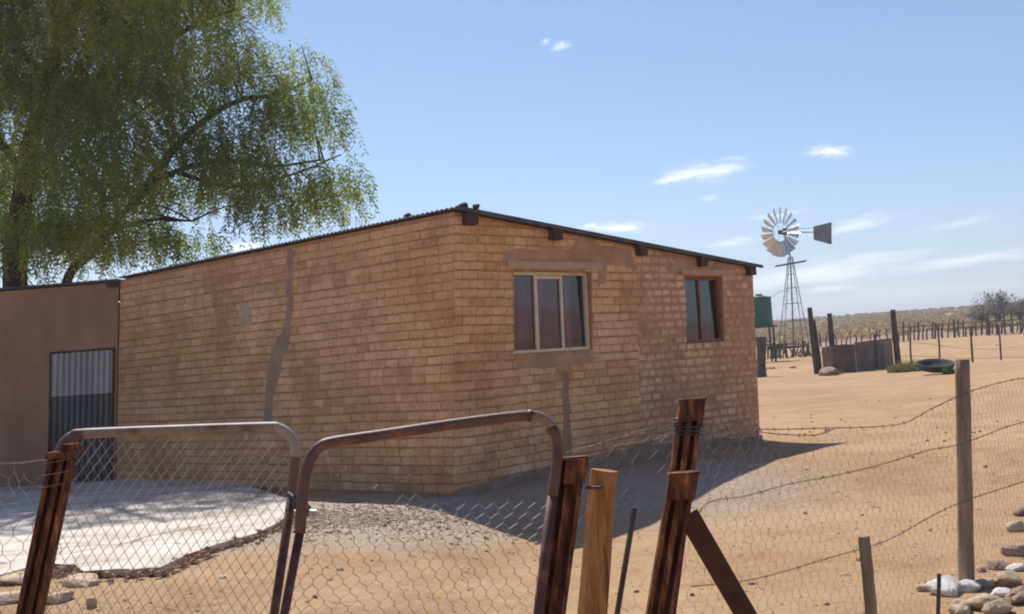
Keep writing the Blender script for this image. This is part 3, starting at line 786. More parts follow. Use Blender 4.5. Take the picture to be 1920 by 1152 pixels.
# diamond mesh in the left leaf
def bilerp(a, b, c, d, u, v): return a.lerp(b, u).lerp(d.lerp(c, u), v)
TL, TR, BRc, BLc = gp(112, 822, GY + .115), gp(548, 815, GY + .01), lo_r, lo_l
def leafmap(u, v, amp=.02, seed=0):
    p = bilerp(BLc, BRc, TR, TL, u, v)
    q = Vector((u * 3, v * 3, seed)); return p + Vector((amp * noise.noise(q), 2 * amp * noise.noise(q + Vector((7, 0, 0))), amp * noise.noise(q + Vector((0, 9, 0)))))
def chainlink(mapf, W, H, cell, rad, m):
    nu, nv = int(W / cell * 2), int(H / (cell * 1.4) * 2)
    for s in (1, -1):
        for k in range(-nv - nv % 2, nu + nv, 2):
            pts = []
            for j in range(nv + 1):
                u = (k + s * j) / nu; v = j / nv
                if -1e-6 <= u <= 1 + 1e-6: 
                    vlim = 1.0
                    pu = min(u, 1 - u) * W
                    if pu < .08: vlim = 1 - (.08 - pu) * .9 / H
                    if v <= vlim: pts.append(mapf(u, v) + Vector((0, .003 * s, 0)))
            if len(pts) > 1: m.tube(pts, rad, 3, 0, False)
m = MB(); chainlink(leafmap, 1.0, 1.35, .046, .0014, m); m.build('wire_mesh', WIRE, gl)

# right leaf
gr_ = thing('gate', Vector((-.35, GY, -.3)), 'right leaf of the old wire gate, sagging maroon pipe frame with hexagonal netting', 'gate', None)
path = [(562, 1000), (567, 940), (572, 895), (583, 858), (600, 838), (625, 829), (700, 818), (800, 803), (900, 789), (980, 780), (1006, 781), (1026, 791), (1039, 809), (1045, 835), (1043, 880), (1036, 930)]
YR = lambda px: GY - .22 + .24 * (px - 560) / 480
P = [gp(*q, YR(q[0])) for q in path]
lo_l2 = extend_down(P[0], gp(533, 1152, YR(540)), gz); lo_r2 = extend_down(P[-1], gp(1010, 1152, YR(1010)), gz)
m = MB()
pipe(m, P, .0225, painted_shine=lambda p: .45 if 980 < project(p)[0] < 1035 and project(p)[1] < 815 else .12)
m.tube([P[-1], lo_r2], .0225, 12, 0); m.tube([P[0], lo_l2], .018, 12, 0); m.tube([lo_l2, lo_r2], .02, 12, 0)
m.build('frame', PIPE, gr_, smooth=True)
for q in ((993, 780), (1036, 806)):
    m = MB()
    p = gp(*q, YR(q[0])); t = (gp(q[0] + 6, q[1] + (2 if q[0] < 1000 else 12), YR(q[0])) - p).normalized() * .012
    m.tube([p - t, p + t], .0255, 12, 0)
    m.build('pipe_joint', PIPE, gr_, smooth=True)
TL, TR, BRc, BLc = gp(572, 905, YR(572)), gp(1038, 900, YR(1040)), lo_r2, lo_l2
def hexnet(mapf, W, H, cw, ch, rad, m, vmax=None, keep=lambda u, v: True):
    """hexagonal (chicken wire) net; cw cell width, ch row height; twists run vertically"""
    nx_, ny = int(W / cw), int(H / ch)
    def pt(i, j, half, lowhi):
        u = (i + (.5 if half else 0)) * cw / W; v = (j + lowhi) * ch / H
        return u, v
    for j in range(ny + 1):
        sh = (j % 2) * .5
        for i in range(-1, nx_ + 1):
            a = ((i + sh) * cw / W, (j + .0) * ch / H); b = ((i + sh) * cw / W, (j + .42) * ch / H)
            c1 = ((i + sh + .5) * cw / W, (j + 1.0) * ch / H); c0 = ((i + sh - .5) * cw / W, (j + 1.0) * ch / H)
            for (s, e, rd) in ((a, b, rad * 1.35), (b, c1, rad), (b, c0, rad)):
                if all(-.001 <= t[0] <= 1.001 and -.001 <= t[1] <= (vmax(t[0]) if vmax else 1.001) for t in (s, e)) and keep((s[0] + e[0]) / 2, (s[1] + e[1]) / 2):
                    m.wire(mapf(*s), mapf(*e), rd)
def leaf2(u, v): return leafmap(u, v, .035, 4)
m = MB(); hexnet(leaf2, 1.0, 1.2, .056, .044, .0013, m, vmax=lambda u: 1 - .06 * (1 + noise.noise(Vector((u * 6, 0, 2)))))
# torn curls of netting left on the upper part
for q in ((612, 862), (625, 900), (634, 870), (798, 915), (700, 925), (756, 905), (1092, 930)):
    for _ in range(3):
        p = gp(q[0] + rr.uniform(-8, 8), q[1] + rr.uniform(-8, 22), YR(q[0])); 
        m.wire(p, p + Vector((rr.uniform(-.02, .02), rr.uniform(-.03, .03), rr.uniform(-.04, .04))), .0015)
m.build('wire_netting', WIRE, gr_)
# latch chain at the meeting stiles
la = thing('gate_latch', gp(568, 950, GY - .05), 'twisted wire and steel latch tying the two gate leaves together', 'latch')
m = MB(); 
for a_, b_ in (((540, 925), (566, 948)), ((545, 938), (580, 965)), ((556, 930), (575, 962))):
    m.tube([gp(*a_, GY - .04), gp(*b_, GY - .06)], .010, 8)
for k in range(3):
    c = gp(562 + 5 * k, 946 + 6 * k, GY - .08); pts = []
    for j in range(13):
        w = j / 12 * 6.283; pts.append(c + Vector((.022 * math.cos(w), .012 * math.sin(w + k), .020 * math.sin(w))))
    m.tube(pts, .0055, 6)
m.build('chain', DARKIRON, la, smooth=True)
m = MB(); c = gp(580, 962, GY - .09); m.tube([c, c + Vector((.03, 0, -.002))], .016, 10); m.build('bolt', GALV, la)

# old railway-iron posts
def ibeam(m, a, b, side, w, dpt, t=.014, web=.02):
    """a bottom, b top; side = horizontal direction across; flange faces the road"""
    ax = (b - a).normalized(); s = (side - ax * side.dot(ax)).normalized(); n = ax.cross(s).normalized()
    h = (b - a) / 2; c = (a + b) / 2
    m.box(c - n * (dpt / 2 - t / 2), s * (w / 2), n * (t / 2), h); m.box(c + n * (dpt / 2 - t / 2), s * (w / 2), n * (t / 2), h)
    m.box(c, s * (web / 2), n * (dpt / 2 - t), h)
def channel(m, a, b, side, w, dpt, t=.012, lip=1):
    ax = (b - a).normalized(); s = (side - ax * side.dot(ax)).normalized(); n = ax.cross(s).normalized()
    if n.y > 0: n = -n                   # towards the road
    h = (b - a) / 2; c = (a + b) / 2
    m.box(c - n * (dpt / 2 - t / 2), s * (w / 2), n * (t / 2), h)
    for sg in (-1, 1): m.box(c + s * sg * (w / 2 - t * .75) + n * (t / 2), s * (t * .75), n * (dpt / 2 - t / 2), h)
    m.box(c + n * (dpt * .1), s * (w * .12), n * (dpt * .3), h * .998)
X = Vector((1, 0, 0))
def rail_post(name, top_px, bot_px, Y, w, label, caps=True, kind='channel', mat=RUST, zb=-.5, group=None):
    b = at(*top_px, Y); lo = at(*bot_px, Y); a = extend_down(b, lo, zb); root = thing(name, Vector((a.x, a.y, terrain(a.x, a.y))), label, 'post', group)
    m = MB(); channel(m, a, b, X, w, .055); m.build('post_body', mat, root)
    return root, a, b
r1, a1_, b1_ = rail_post('gate_post', (118, 858), (56, 1152), GY + .02, .095, 'rusty steel gate post left of the gate, streaked orange and leaning right')
m = MB(); c = b1_ + Vector((0, 0, .0)); ax = (b1_ - a1_).normalized()
m.box(c + ax * .012, X * .060, Vector((0, .042, 0)), ax * .014); m.box(c + ax * .035 + X * .02, X * .03, Vector((0, .03, 0)), ax * .02)
m.build('post_cap', RUST, r1)
m = MB()
for k in range(3):
    c = b1_ - ax * (.05 + .05 * k); pts = [c + Vector((.066 * math.cos(j * .524), .05 * math.sin(j * .524), .004 * j)) for j in range(13)]
    m.tube(pts, .0025, 4)
m.build('wire_wrap', BWIRE, r1)
r2, a2_, b2_ = rail_post('gate_post', (1072, 862), (1034, 1152), GY + .10, .112, 'rusty steel gate post right of the gate, dark hollow down its middle')
m = MB(); ax = (b2_ - a2_).normalized(); c = b2_ - ax * .045 + Vector((0, -.045, 0)); m.box(c + X * .02, X * .045, Vector((0, .012, 0)), ax * .05); m.box(b2_ + ax * .006, X * .062, Vector((0, .04, 0)), ax * .006)
m.build('post_cap', RUST, r2)
m = MB(); p = gp(1098, 915, GY + .08); m.tube([p, p + Vector((.07, -.01, -.002))], .007, 8); m.build('hinge_pin', DARKIRON, r2)
# round timber post
def timber(name, top_px, bot_px, Y, rad, mat, label, zb=-.5, wob=.006, n=14, parent=None, lab_part=None, square=False):
    b = at(*top_px, Y); a = extend_down(b, at(*bot_px, Y), zb); m = MB(); pts = []; rads = []
    K = 14
    for k in range(K + 1):
        t = k / K; p = a.lerp(b, t); q = Vector((t * 4, rad * 50, top_px[0]))
        pts.append(p + Vector((noise.noise(q), noise.noise(q + Vector((3, 3, 3))), 0)) * wob); rads.append(rad * (1.06 - .1 * t + .05 * noise.noise(q * 2)))
    m.tube(pts, rads, n)
    if square:
        pass
    if parent: 
        o = m.build('post', mat, parent, smooth=n > 8)
        if lab_part: o['label'] = lab_part
        return o, a, b
    root = Vector((a.x, a.y, terrain(a.x, a.y)))
    o = m.build(name, mat, None, root, smooth=False)
    tag(o, label, 'post'); return o, a, b
timber('timber_post', (1133, 882), (1112, 1152), GY + .15, .062, PALEW, 'short thick tan timber post between the two rusty steel posts', n=7)
r3, a3_, b3_ = rail_post('corner_post', (1296, 752), (1262, 1010), GY + .35, .102, 'tallest rusty steel post, behind a shorter one, wound with barbed wire')
m = MB(); ax = (b3_ - a3_).normalized(); m.box(b3_ - ax * .04 + Vector((0, -.045, 0)), X * .054, Vector((0, .01, 0)), ax * .045); m.box(b3_ + ax * .005, X * .06, Vector((0, .042, 0)), ax * .006); m.build('post_cap', RUST, r3)
m = MB()
for k in range(5):
    c = b3_ - ax * (.085 + .008 * k); pts = [c + Vector((.064 * math.cos(j * .524), .055 * math.sin(j * .524), .003 * j * (1 if k % 2 else -1))) for j in range(13)]
    m.tube(pts, .004, 4)
m.build('wire_wrap', DARKIRON, r3)
r4, a4_, b4_ = rail_post('corner_post', (1280, 890), (1236, 1152), GY + .12, .106, 'shorter rusty steel post standing in front of the tallest one')
m = MB(); ax = (b4_ - a4_).normalized(); m.box(b4_ + ax * .005, X * .064, Vector((0, .042, 0)), ax * .006); m.box(b4_ - ax * .05 + Vector((0, -.043, 0)), X * .06, Vector((0, .008, 0)), ax * .05); m.build('post_cap', RUST, r4)
# brace
ba, bb = at(1290, 965, GY + .25), at(1398, 1152, GY + .45); d = (bb - ba); bb = ba + d * ((-.45 - ba.z) / d.z) if d.z < 0 else bb
m = MB(); ax = (bb - ba).normalized(); s = ax.cross(Vector((0, 1, 0))).normalized()
m.box((ba + bb) / 2, s * .045, Vector((0, .006, 0)), (bb - ba) / 2); m.box((ba + bb) / 2 - s * .039 + Vector((0, .03, 0)), s * .006, Vector((0, .03, 0)), (bb - ba) / 2)
br = m.build('brace', simple('brown_steel', (.05, .022, .016), (.11, .05, .035), 9, .7, .1, .3, .004), None, Vector((bb.x, bb.y, terrain(bb.x, bb.y))))
tag(br, 'dark brown steel angle brace propped diagonally against the rusty corner posts', 'brace')

# ------------------------------------------------------------------ wire fence to the right
def rp(px, py): return None
fence = thing('wire_fence', Vector((2.0, 7.0, -.32)), 'sagging barbed wire and hexagonal netting fence between steel corner posts and grey post', 'fence')
post_o, pa, pb = timber('post', (1805, 674), (1812, 1090), 8.2, .048, POSTW, None, zb=-.45, n=12, parent=fence, lab_part='tall grey weathered timber post')
timber('post', (1621, 1006), (1634, 1152), 6.3, .030, POSTW, None, zb=-.45, n=7, parent=fence, lab_part='short thin timber stake')
def rod(t, b, Y, rad, lab):
    B = at(*t, Y); A = extend_down(B, at(*b, Y), -.45); m = MB(); m.tube([A, B], rad, 6); o = m.build('post', DARKIRON, fence); o['label'] = lab
rod((1190, 952), (1157, 1152), GY + .4, .0125, 'thin dark iron rod')
rod((1761, 1076), (1759, 1152), 6.6, .011, 'short thin dark iron rod')
F0 = Vector((a3_.x, a3_.y, 0)).lerp(Vector((b3_.x, b3_.y, 0)), .7); F1 = Vector((pb.x, pb.y - .05, 0)); 
F2 = at(2250, 640, 14.5); F2.z = 0; Fm = at(1050, 900, GY + .14); Fm.z = 0
plan = [Fm, F0, F1, F2]; seg = [(plan[i + 1] - plan[i]).length for i in range(3)]
def fpos(u):                            # u metres along from Fm
    for i in range(3):
        if u <= seg[i] or i == 2: return plan[i].lerp(plan[i + 1], u / seg[i])
        u -= seg[i]
def fence_u(px, Y0=None):               # param of fence under pixel column (bisect)
    lo, hi = 0, sum(seg)
    for _ in range(40):
        mid_ = (lo + hi) / 2; p = fpos(mid_) + Vector((0, 0, .6))
        if project(p)[0] < px: lo = mid_
        else: hi = mid_
    return lo
def wire_pts(pxs, off=0.0, n=6):
    out = []
    for (px, py) in pxs:
        u = fence_u(px + 0)
        p = fpos(u); q = at(px, py, p.y - off)
        for _ in range(3):              # re-evaluate at true height so the wire lies in the fence plane
            dd = ray(px, py); 
            A, B = (F0, F1) if F0.x <= q.x < F1.x else ((F1, F2) if q.x >= F1.x else (Fm, F0))
            nn = Vector((B.y - A.y, -(B.x - A.x), 0)).normalized(); t = (A - EYE).dot(nn) / dd.dot(nn); q = EYE + dd * t
        out.append(q + Vector((0, -off, 0)))
    return smooth_path(out, n)
def barbed(pts, m, barbs=True, rad=.0017, tw=.0028, step=.13):
    L = 0; acc = 0
    dense = []
    for i in range(len(pts) - 1):
        k = max(1, int((pts[i + 1] - pts[i]).length / .015))
        for j in range(k): dense.append(pts[i].lerp(pts[i + 1], j / k))
    dense.append(pts[-1])
    for ph in (0, math.pi):
        q = [p + Vector((0, math.cos(i * .7 + ph), math.sin(i * .7 + ph))) * tw for i, p in enumerate(dense)]
        m.tube(q, rad, 3, 0, False)
    if barbs:
        for i in range(3, len(dense) - 1):
            acc += (dense[i] - dense[i - 1]).length
            if acc > step:
                acc = 0; p = dense[i]
                for _ in range(2):
                    v = Vector((rr.uniform(-.6, .6), rr.uniform(-1, 1), rr.uniform(-1, 1))).normalized() * .014
                    m.wire(p - v, p + v, .0014)
m = MB()
topw = [(1060, 850), (1170, 818), (1225, 802), (1296, 796), (1330, 793), (1425, 805), (1560, 803), (1650, 800), (1700, 792), (1745, 768), (1800, 742), (1860, 722), (1930, 708), (2050, 700)]
TOP = wire_pts(topw); barbed(TOP, m)
barbed(wire_pts([(1150, 836), (1220, 826), (1296, 802), (1400, 808), (1470, 815), (1530, 816), (1568, 803)]), m)
m.build('barbed_wire', BWIRE, fence)
def topz(u):
    p = fpos(u)
    best = min(TOP, key=lambda q: (q.x - p.x) ** 2 + (q.y - p.y) ** 2); return best.z
tot = sum(seg)
UT = [topz(tot * i / 200) for i in range(201)]
def tz(t):
    t = max(0, min(1, t)) * 200; i = min(199, int(t)); return UT[i] + (UT[i + 1] - UT[i]) * (t - i)
HN = 1.25
def fmap(u, v):
    x = u * tot; hi = tz(u); z = -.35 + (hi + .35) * v
    q = Vector((x * 1.1, v * 3.0, 8)); amp = .07
    p = fpos(max(0, min(tot, x + amp * noise.noise(q) + .03 * noise.noise(q * 3))))
    return Vector((p.x, p.y + .05 * noise.noise(q + Vector((4, 0, 0))), z + amp * noise.noise(q + Vector((0, 5, 0))) * (1 - v * v) + .014 * noise.noise(q * 4)))
m = MB(); hexnet(fmap, tot, HN, .085, .058, .00075, m, keep=lambda u, v: noise.noise(Vector((u * 40, v * 4, 3))) < (.5 if u * tot > seg[0] else -.12))
m.build('wire_netting', WIRE, fence)
m = MB()
for pl in ([(1296, 1000), (1325, 945), (1400, 930), (1480, 908), (1560, 893), (1650, 872), (1740, 845), (1805, 832), (1890, 800), (1930, 790)],
           [(1296, 1100), (1420, 1085), (1560, 1045), (1660, 1015), (1740, 972), (1808, 940), (1930, 900)]):
    barbed(wire_pts(pl), m, step=.3)
m.build('barbed_wire', BWIRE, fence)
# fence left of the gate
lf = thing('wire_fence', Vector((-2.2, GY + .2, -.3)), 'short run of slack netting left of the left gate post', 'fence')
m = MB(); A = gp(98, 860, GY); barbed([A, gp(40, 868, GY + .1), gp(-60, 872, GY + .3)], m, barbs=False); m.build('wire', WIRE, lf)
def lmap(u, v):
    a = gp(98, 870, GY); b = gp(-160, 880, GY + .5); p = a.lerp(b, u); q = Vector((u * 4, v * 4, 1))
    return Vector((p.x, p.y, -.3 + (p.z + .3) * v)) + Vector((.05 * noise.noise(q), .04, .05 * noise.noise(q + Vector((5, 0, 0)))))
m = MB(); hexnet(lmap, .6, 1.2, .075, .055, .0013, m); m.build('wire_netting', WIRE, lf)

# ------------------------------------------------------------------ pepper tree behind the house
TY = 24.0
tbase = at(18, 560, TY); tbase.z = terrain(tbase.x, tbase.y)
tree = thing('pepper_tree', tbase, 'large weeping pepper tree with drooping fine foliage behind the left end of the house', 'tree')
limbs = []
def limb(px, r0, r1, dy=(0, 0), start=None):
    n = len(px); P = [at(x, y, TY + dy[0] + (dy[1] - dy[0]) * i / (n - 1)) for i, (x, y) in enumerate(px)]
    if start is not None: P = [start] + P
    P = smooth_path(P, 5); n = len(P); limbs.append([(p, r0 + (r1 - r0) * (i / (n - 1)) ** .8) for i, p in enumerate(P)])
limb([(28, 500), (38, 400), (50, 310), (64, 240), (92, 150), (112, 60), (122, -60), (140, -220)], .27, .10, (0, .3), tbase - Vector((0, 0, .2)))
limb([(120, 545), (165, 480), (205, 432), (262, 368), (330, 322), (420, 302), (512, 312), (600, 300)], .12, .02, (0.6, -.2), tbase + Vector((.35, 0, .3)))
limb([(262, 368), (330, 275), (398, 215), (455, 187), (520, 178), (585, 150)], .10, .02, (-.3, -.8))
limb([(64, 240), (150, 165), (270, 100), (380, 40), (440, 20)], .12, .02, (.1, -1.2))
limb([(205, 432), (290, 412), (360, 415)], .06, .015, (-.2, -1.0))
limb([(330, 322), (430, 350), (540, 330), (640, 290)], .05, .012, (-.4, -.2))
limb([(48, 330), (-30, 240), (-160, 190), (-300, 160)], .11, .03, (0, .5))
limb([(92, 150), (0, 60), (-120, -60), (-250, -120)], .10, .03, (.1, -2.0))
limb([(112, 60), (200, -60), (320, -160), (420, -200)], .10, .03, (.2, -.5))
limb([(112, 60), (60, -120), (20, -240), (-60, -330)], .11, .03, (.3, -5.5))
limb([(122, -60), (100, -260), (160, -420)], .10, .03, (.3, -5.0))
limb([(60, 250), (140, 250), (230, 230), (300, 180)], .07, .02, (0, 1.8))
m = MB()
for L in limbs: m.tube([p for p, r in L], [r for p, r in L], 8)
# cluster centres inside the crown silhouette (x, z plane at the tree's distance), spread in depth
sil = [(-420, 330), (-420, -330), (-200, -430), (120, -460), (330, -330), (430, -150), (455, 10), (462, 85), (520, 92), (590, 118), (632, 165), (615, 215), (605, 250), (650, 262), (678, 300), (655, 350), (645, 375), (600, 392), (570, 425), (520, 430), (490, 400), (420, 370), (345, 385), (340, 455), (300, 470), (150, 500), (60, 500), (-100, 470)]
cl = []; tr = random.Random(11)
tries = 0
while len(cl) < 405 and tries < 90000:
    tries += 1
    x, y = tr.uniform(-260, 670), tr.uniform(-330, 500)
    if not inpoly((x, y), sil): continue
    dep = 2.6 if x < 420 else 1.1
    if y < -30: dep = 3.2
    Yc = TY - 1.0 + tr.uniform(-dep, dep)
    if y > 380 and x > 340 and tr.random() < .6: continue
    if y > 230 and x < 110 and tr.random() < .5: continue
    if y > 250 and 90 < x < 200 and tr.random() < .35: continue
    if y > 250 and x < 110: Yc = TY + abs(Yc - TY) * .8 + .5
    if noise.noise(Vector((x * .011, y * .011, 5))) > .30 and y > 0: continue
    if noise.noise(Vector((x * .022, y * .022, 9))) > .2 and x > 330: continue
    c = at(x, y, TY); c = Vector((c.x, Yc, c.z))
    if any((c - q).length < .52 for q in cl): continue
    cl.append(c)
# crown extended out of sight above the frame, added to shade the slab
for _ in range(75):
    c = Vector((tr.uniform(-11.5, -4.6), tr.uniform(19.3, 23), tr.uniform(7.6, 9.8)))
    u_, v_ = project(c)
    if v_ < -70: cl.append(c)
allp = [(p, r) for L in limbs for p, r in L[3:]]
leaves = MB()
def add_leaf(p, d, L, w, r):
    s = d.cross(Vector((tr.uniform(-1, 1), tr.uniform(-1, 1), .2))); 
    if s.length < 1e-4: return
    s.normalize(); s *= w / 2; i = len(leaves.v); q = p + d * L; mid_ = p + d * (L * .45)
    leaves.v += [tuple(p), tuple(mid_ + s), tuple(q), tuple(mid_ - s)]; leaves.f.append((i, i + 1, i + 2, i + 3)); leaves.r.append(r)
for ci, c in enumerate(cl):
    near = min(allp, key=lambda t: (t[0] - c).length + max(0, t[0].z - c.z) * .5)
    a = near[0]; dist = (c - a).length
    if dist < 2.4:
        mid_ = a.lerp(c, .5) + Vector((0, 0, .12 * dist)); m.tube(smooth_path([a, mid_, c + Vector((0, 0, .15))], 3), [.020, .018, .015, .012, .010, .008, .006][:7], 4, 0, False)
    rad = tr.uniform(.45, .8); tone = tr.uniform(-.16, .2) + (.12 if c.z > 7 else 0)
    yl = tr.random() < .12
    ns = int(52 * (rad / .55) ** 2) 
    for k in range(ns):
        w = tr.uniform(0, 6.283); q = math.sqrt(tr.random()); h = math.sqrt(max(0, 1 - q * q))
        s0 = c + Vector((math.cos(w) * q * rad, math.sin(w) * q * rad, h * rad * .75 + tr.uniform(-.35, .1)))
        Ls = tr.uniform(.2, .72) * (.8 + .4 * tr.random()); out = Vector((math.cos(w), math.sin(w), 0)) * (.25 * q)
        st = .075; nn = int(Ls / st); p = s0.copy(); v = (out * 1.6 + Vector((tr.uniform(-.25, .25), tr.uniform(-.25, .25), -.5))).normalized()
        swx = tr.uniform(-.06, .06)
        for j in range(nn):
            v = (v + Vector((swx, 0, -.28))).normalized(); p = p + v * st
            for sg in (-1, 1):
                dd = (v * .8 + Vector((sg * tr.uniform(.2, 1.0), tr.uniform(-.9, .9), tr.uniform(-.6, .5)))).normalized()
                rv = .38 + tone + tr.gauss(0, .16) + (.25 if yl else 0)
                add_leaf(p, dd, tr.uniform(.07, .14), tr.uniform(.018, .034), min(1, max(0, rv)))
print('LEAVES', len(leaves.f), 'clusters', len(cl))
m.build('trunk', BARK, tree, smooth=True)
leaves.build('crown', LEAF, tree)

# ------------------------------------------------------------------ windmill
WY = 87.0
wb = at(1489, 664, WY); wb.z = terrain(wb.x, wb.y)
mill = thing('windmill', wb, 'steel farm windmill with white bladed wheel, grey tail vane and lattice tower', 'windmill')
hub = at(1470, 436, WY); ttop = at(1482, 482, WY)
leanv = (ttop - wb); H = ttop.z - wb.z
m = MB()
def tw(t, sx, sy):                      # tower leg point
    w = .92 * (1 - t) + .12 * t; c = wb + leanv * t
    return c + Vector((sx * w, sy * w, 0))
for sx in (-1, 1):
    for sy in (-1, 1):
        m = MB(); m.tube([tw(-.02, sx, sy), tw(1.0, sx, sy)], .024, 4); m.build('leg', DARKIRON, mill)
m = MB()
lv_ = [.12, .34, .52, .68, .82, .93]
for i, t in enumerate(lv_):
    c4 = [tw(t, -1, -1), tw(t, 1, -1), tw(t, 1, 1), tw(t, -1, 1)]
    for k in range(4): m.tube([c4[k], c4[(k + 1) % 4]], .013, 4)
    if i < len(lv_) - 1:
        d4 = [tw(lv_[i + 1], -1, -1), tw(lv_[i + 1], 1, -1), tw(lv_[i + 1], 1, 1), tw(lv_[i + 1], -1, 1)]
        for k in range(4): m.tube([c4[k], d4[(k + 1) % 4]], .010, 3)
m.build('brace', DARKIRON, mill)
m = MB(); m.tube([wb, wb + leanv * 1.0, hub], .05, 5); m.build('pump_rod', DARKIRON, mill)
m = MB(); c = wb + leanv * .93; m.box(c, Vector((1.02, -.1, .10)), Vector((.06, .65, 0)), Vector((0, 0, .03))); m.build('platform', DARKIRON, mill)
# wheel
ang = R(54); axis_ = Vector((math.sin(ang), math.cos(ang), .0)).normalized()   # towards the tail
wu = Vector((0, 0, 1)); wr = axis_.cross(wu).normalized()
front = hub - axis_ * .35
RW = 1.68
for k in range(18):
    w = 2 * math.pi * (k + .3) / 18; rd = wr * math.cos(w) + wu * math.sin(w); tg = -wr * math.sin(w) + wu * math.cos(w)
    m = MB(); n = 4; tilt = .55
    dirc = (tg * math.cos(tilt) + axis_ * math.sin(tilt))
    rows = []
    for j in range(n + 1):
        s = -1 + 2 * j / n; curve = axis_ * (-.05 * (1 - s * s))
        rows.append((front + rd * .62 + dirc * (s * .09) + curve, front + rd * RW + dirc * (s * .235) + curve))
    for j in range(n): m.face([rows[j][0], rows[j + 1][0], rows[j + 1][1], rows[j][1]])
    for j in range(n): m.face([rows[j][0] + axis_ * .008, rows[j][1] + axis_ * .008, rows[j + 1][1] + axis_ * .008, rows[j + 1][0] + axis_ * .008])
    m.build('blade', BLADE, mill)
m = MB()
for rr_ in (.75, 1.35):
    pts = [front + axis_ * .07 + (wr * math.cos(j * .2618) + wu * math.sin(j * .2618)) * rr_ for j in range(25)]; m.tube(pts, .016, 4, 0, False)
for k in range(6):
    w = k * math.pi / 3; m.tube([front, front + axis_ * .06 + (wr * math.cos(w) + wu * math.sin(w)) * 1.4], .016, 4)
m.build('wheel_rim', GALV, mill)
m = MB(); m.tube([front - axis_ * .12, hub + axis_ * .25], .15, 10); m.box(hub + axis_ * .15 + Vector((0, 0, .05)), Vector((.16, 0, 0)), Vector((0, .2, 0)), Vector((0, 0, .22))); m.build('gearbox', DARKIRON, mill)
tl = at(1524, 436, WY + 2.1); m = MB(); m.tube([hub, tl], .045, 5); m.tube([hub + Vector((0, 0, .25)), at(1530, 428, WY + 2.1)], .02, 4); m.build('tail_boom', GALV, mill)
q = [at(1525, 425, WY + 2.1), at(1559, 417, WY + 3.4), at(1559, 459, WY + 3.4), at(1526, 450, WY + 2.1)]
m = MB(); th = Vector((.01, -.01, 0)); m.box8([q[0] - th, q[1] - th, q[2] - th, q[3] - th, q[0] + th, q[1] + th, q[2] + th, q[3] + th]); m.build('tail_vane', simple('grey_vane', (.13, .135, .15), (.20, .205, .22), 2, .5, .2, 0), mill)

# ------------------------------------------------------------------ water tank
KY = 72.0
kb = at(1424, 640, KY); kz = terrain(kb.x, kb.y); kc = Vector((at(1425, 585, KY).x, KY, 0))
zt, zb_ = at(1425, 559, KY).z, at(1425, 612, KY).z
tank = thing('water_tank', Vector((kc.x, KY, kz)), 'green plastic water tank on a stand beside the end of the house', 'tank')
m = MB(); n = 28; rT = at(1447, 585, KY).x - kc.x
prof = [(0, zb_), (rT, zb_)] 
k = 0; z = zb_
while z < zt - .12: prof += [(rT, z + .05), (rT + .02, z + .09), (rT + .02, z + .14), (rT, z + .18)]; z += .18
prof += [(rT * .96, zt), (rT * .3, zt + .14), (rT * .28, zt + .22), (0, zt + .22)]
for (r_, z_) in prof:
    for j in range(n): m.v.append((kc.x + r_ * math.cos(6.2832 * j / n), KY + r_ * math.sin(6.2832 * j / n), z_))
for i in range(len(prof) - 1):
    for j in range(n): m.f.append((i * n + j, i * n + (j + 1) % n, (i + 1) * n + (j + 1) % n, (i + 1) * n + j)); m.r.append(0)
m.build('tank_body', GREEN, tank, smooth=False)
m = MB(); m.box(Vector((kc.x, KY, zb_ - .05)), Vector((rT + .1, 0, 0)), Vector((0, rT + .1, 0)), Vector((0, 0, .045))); m.build('stand_top', DARKPOST, tank)
for sx in (-1, 1):
    for sy in (-1, 1):
        m = MB(); m.tube([(kc.x + sx * rT * .85, KY + sy * rT * .85, kz - .1), (kc.x + sx * rT * .85, KY + sy * rT * .85, zb_ - .09)], .06, 6); m.build('leg', DARKPOST, tank)
m = MB(); m.tube(smooth_path([Vector((kc.x + rT * .5, KY, zt + .03)), at(1449, 556, KY + 1), at(1462, 547, KY + 5), at(1486, 544, WY - 1)], 4), .02, 4); m.build('pipe', GALV, tank)

# ------------------------------------------------------------------ yard things at mid distance
def stick(m, t, b, Y, rad, n=5, bend=.03, base_sink=True):
    B = at(*t, Y); A = at(*b, Y)
    if base_sink:
        g = terrain(A.x, A.y); A = extend_down(B, A, g - .1) if abs(B.z - A.z) > .05 else A
    q = [A, A.lerp(B, .5) + Vector((rr.uniform(-1, 1) * bend, 0, 0)), B]; m.tube(q, [rad * 1.1, rad, rad * .85], n)
yf = thing('yard_fence', Vector((at(1600, 690, 50).x, 50, 0)), 'far yard fence of tall dark leaning posts and thin rods, right of the windmill', 'fence')
for (t, b, rad) in [((1518, 577), (1533, 705), .11), ((1555, 588), (1559, 650), .11), ((1674, 581), (1684, 680), .12), ((1526, 600), (1534, 660), .06),
                 ((1640, 627), (1644, 690), .05), ((1707, 614), (1709, 676), .035), ((1758, 612), (1762, 688), .035), ((1819, 612), (1824, 684), .04), ((1873, 615), (1878, 688), .035), ((1922, 610), (1926, 684), .06)]:
    m = MB(); stick(m, t, b, 49, rad, 6); m.build('post', DARKPOST, yf)
m = MB()
for pts in ([(1520, 620), (1675, 612), (1820, 626), (1925, 622)], [(1524, 655), (1678, 640), (1820, 655), (1925, 650)], [(1528, 685), (1680, 668), (1820, 672), (1925, 670)]):
    m.tube(smooth_path([at(x, y, 49) for x, y in pts], 4), .008, 3, 0, False)
m.build('wire', BWIRE, yf)
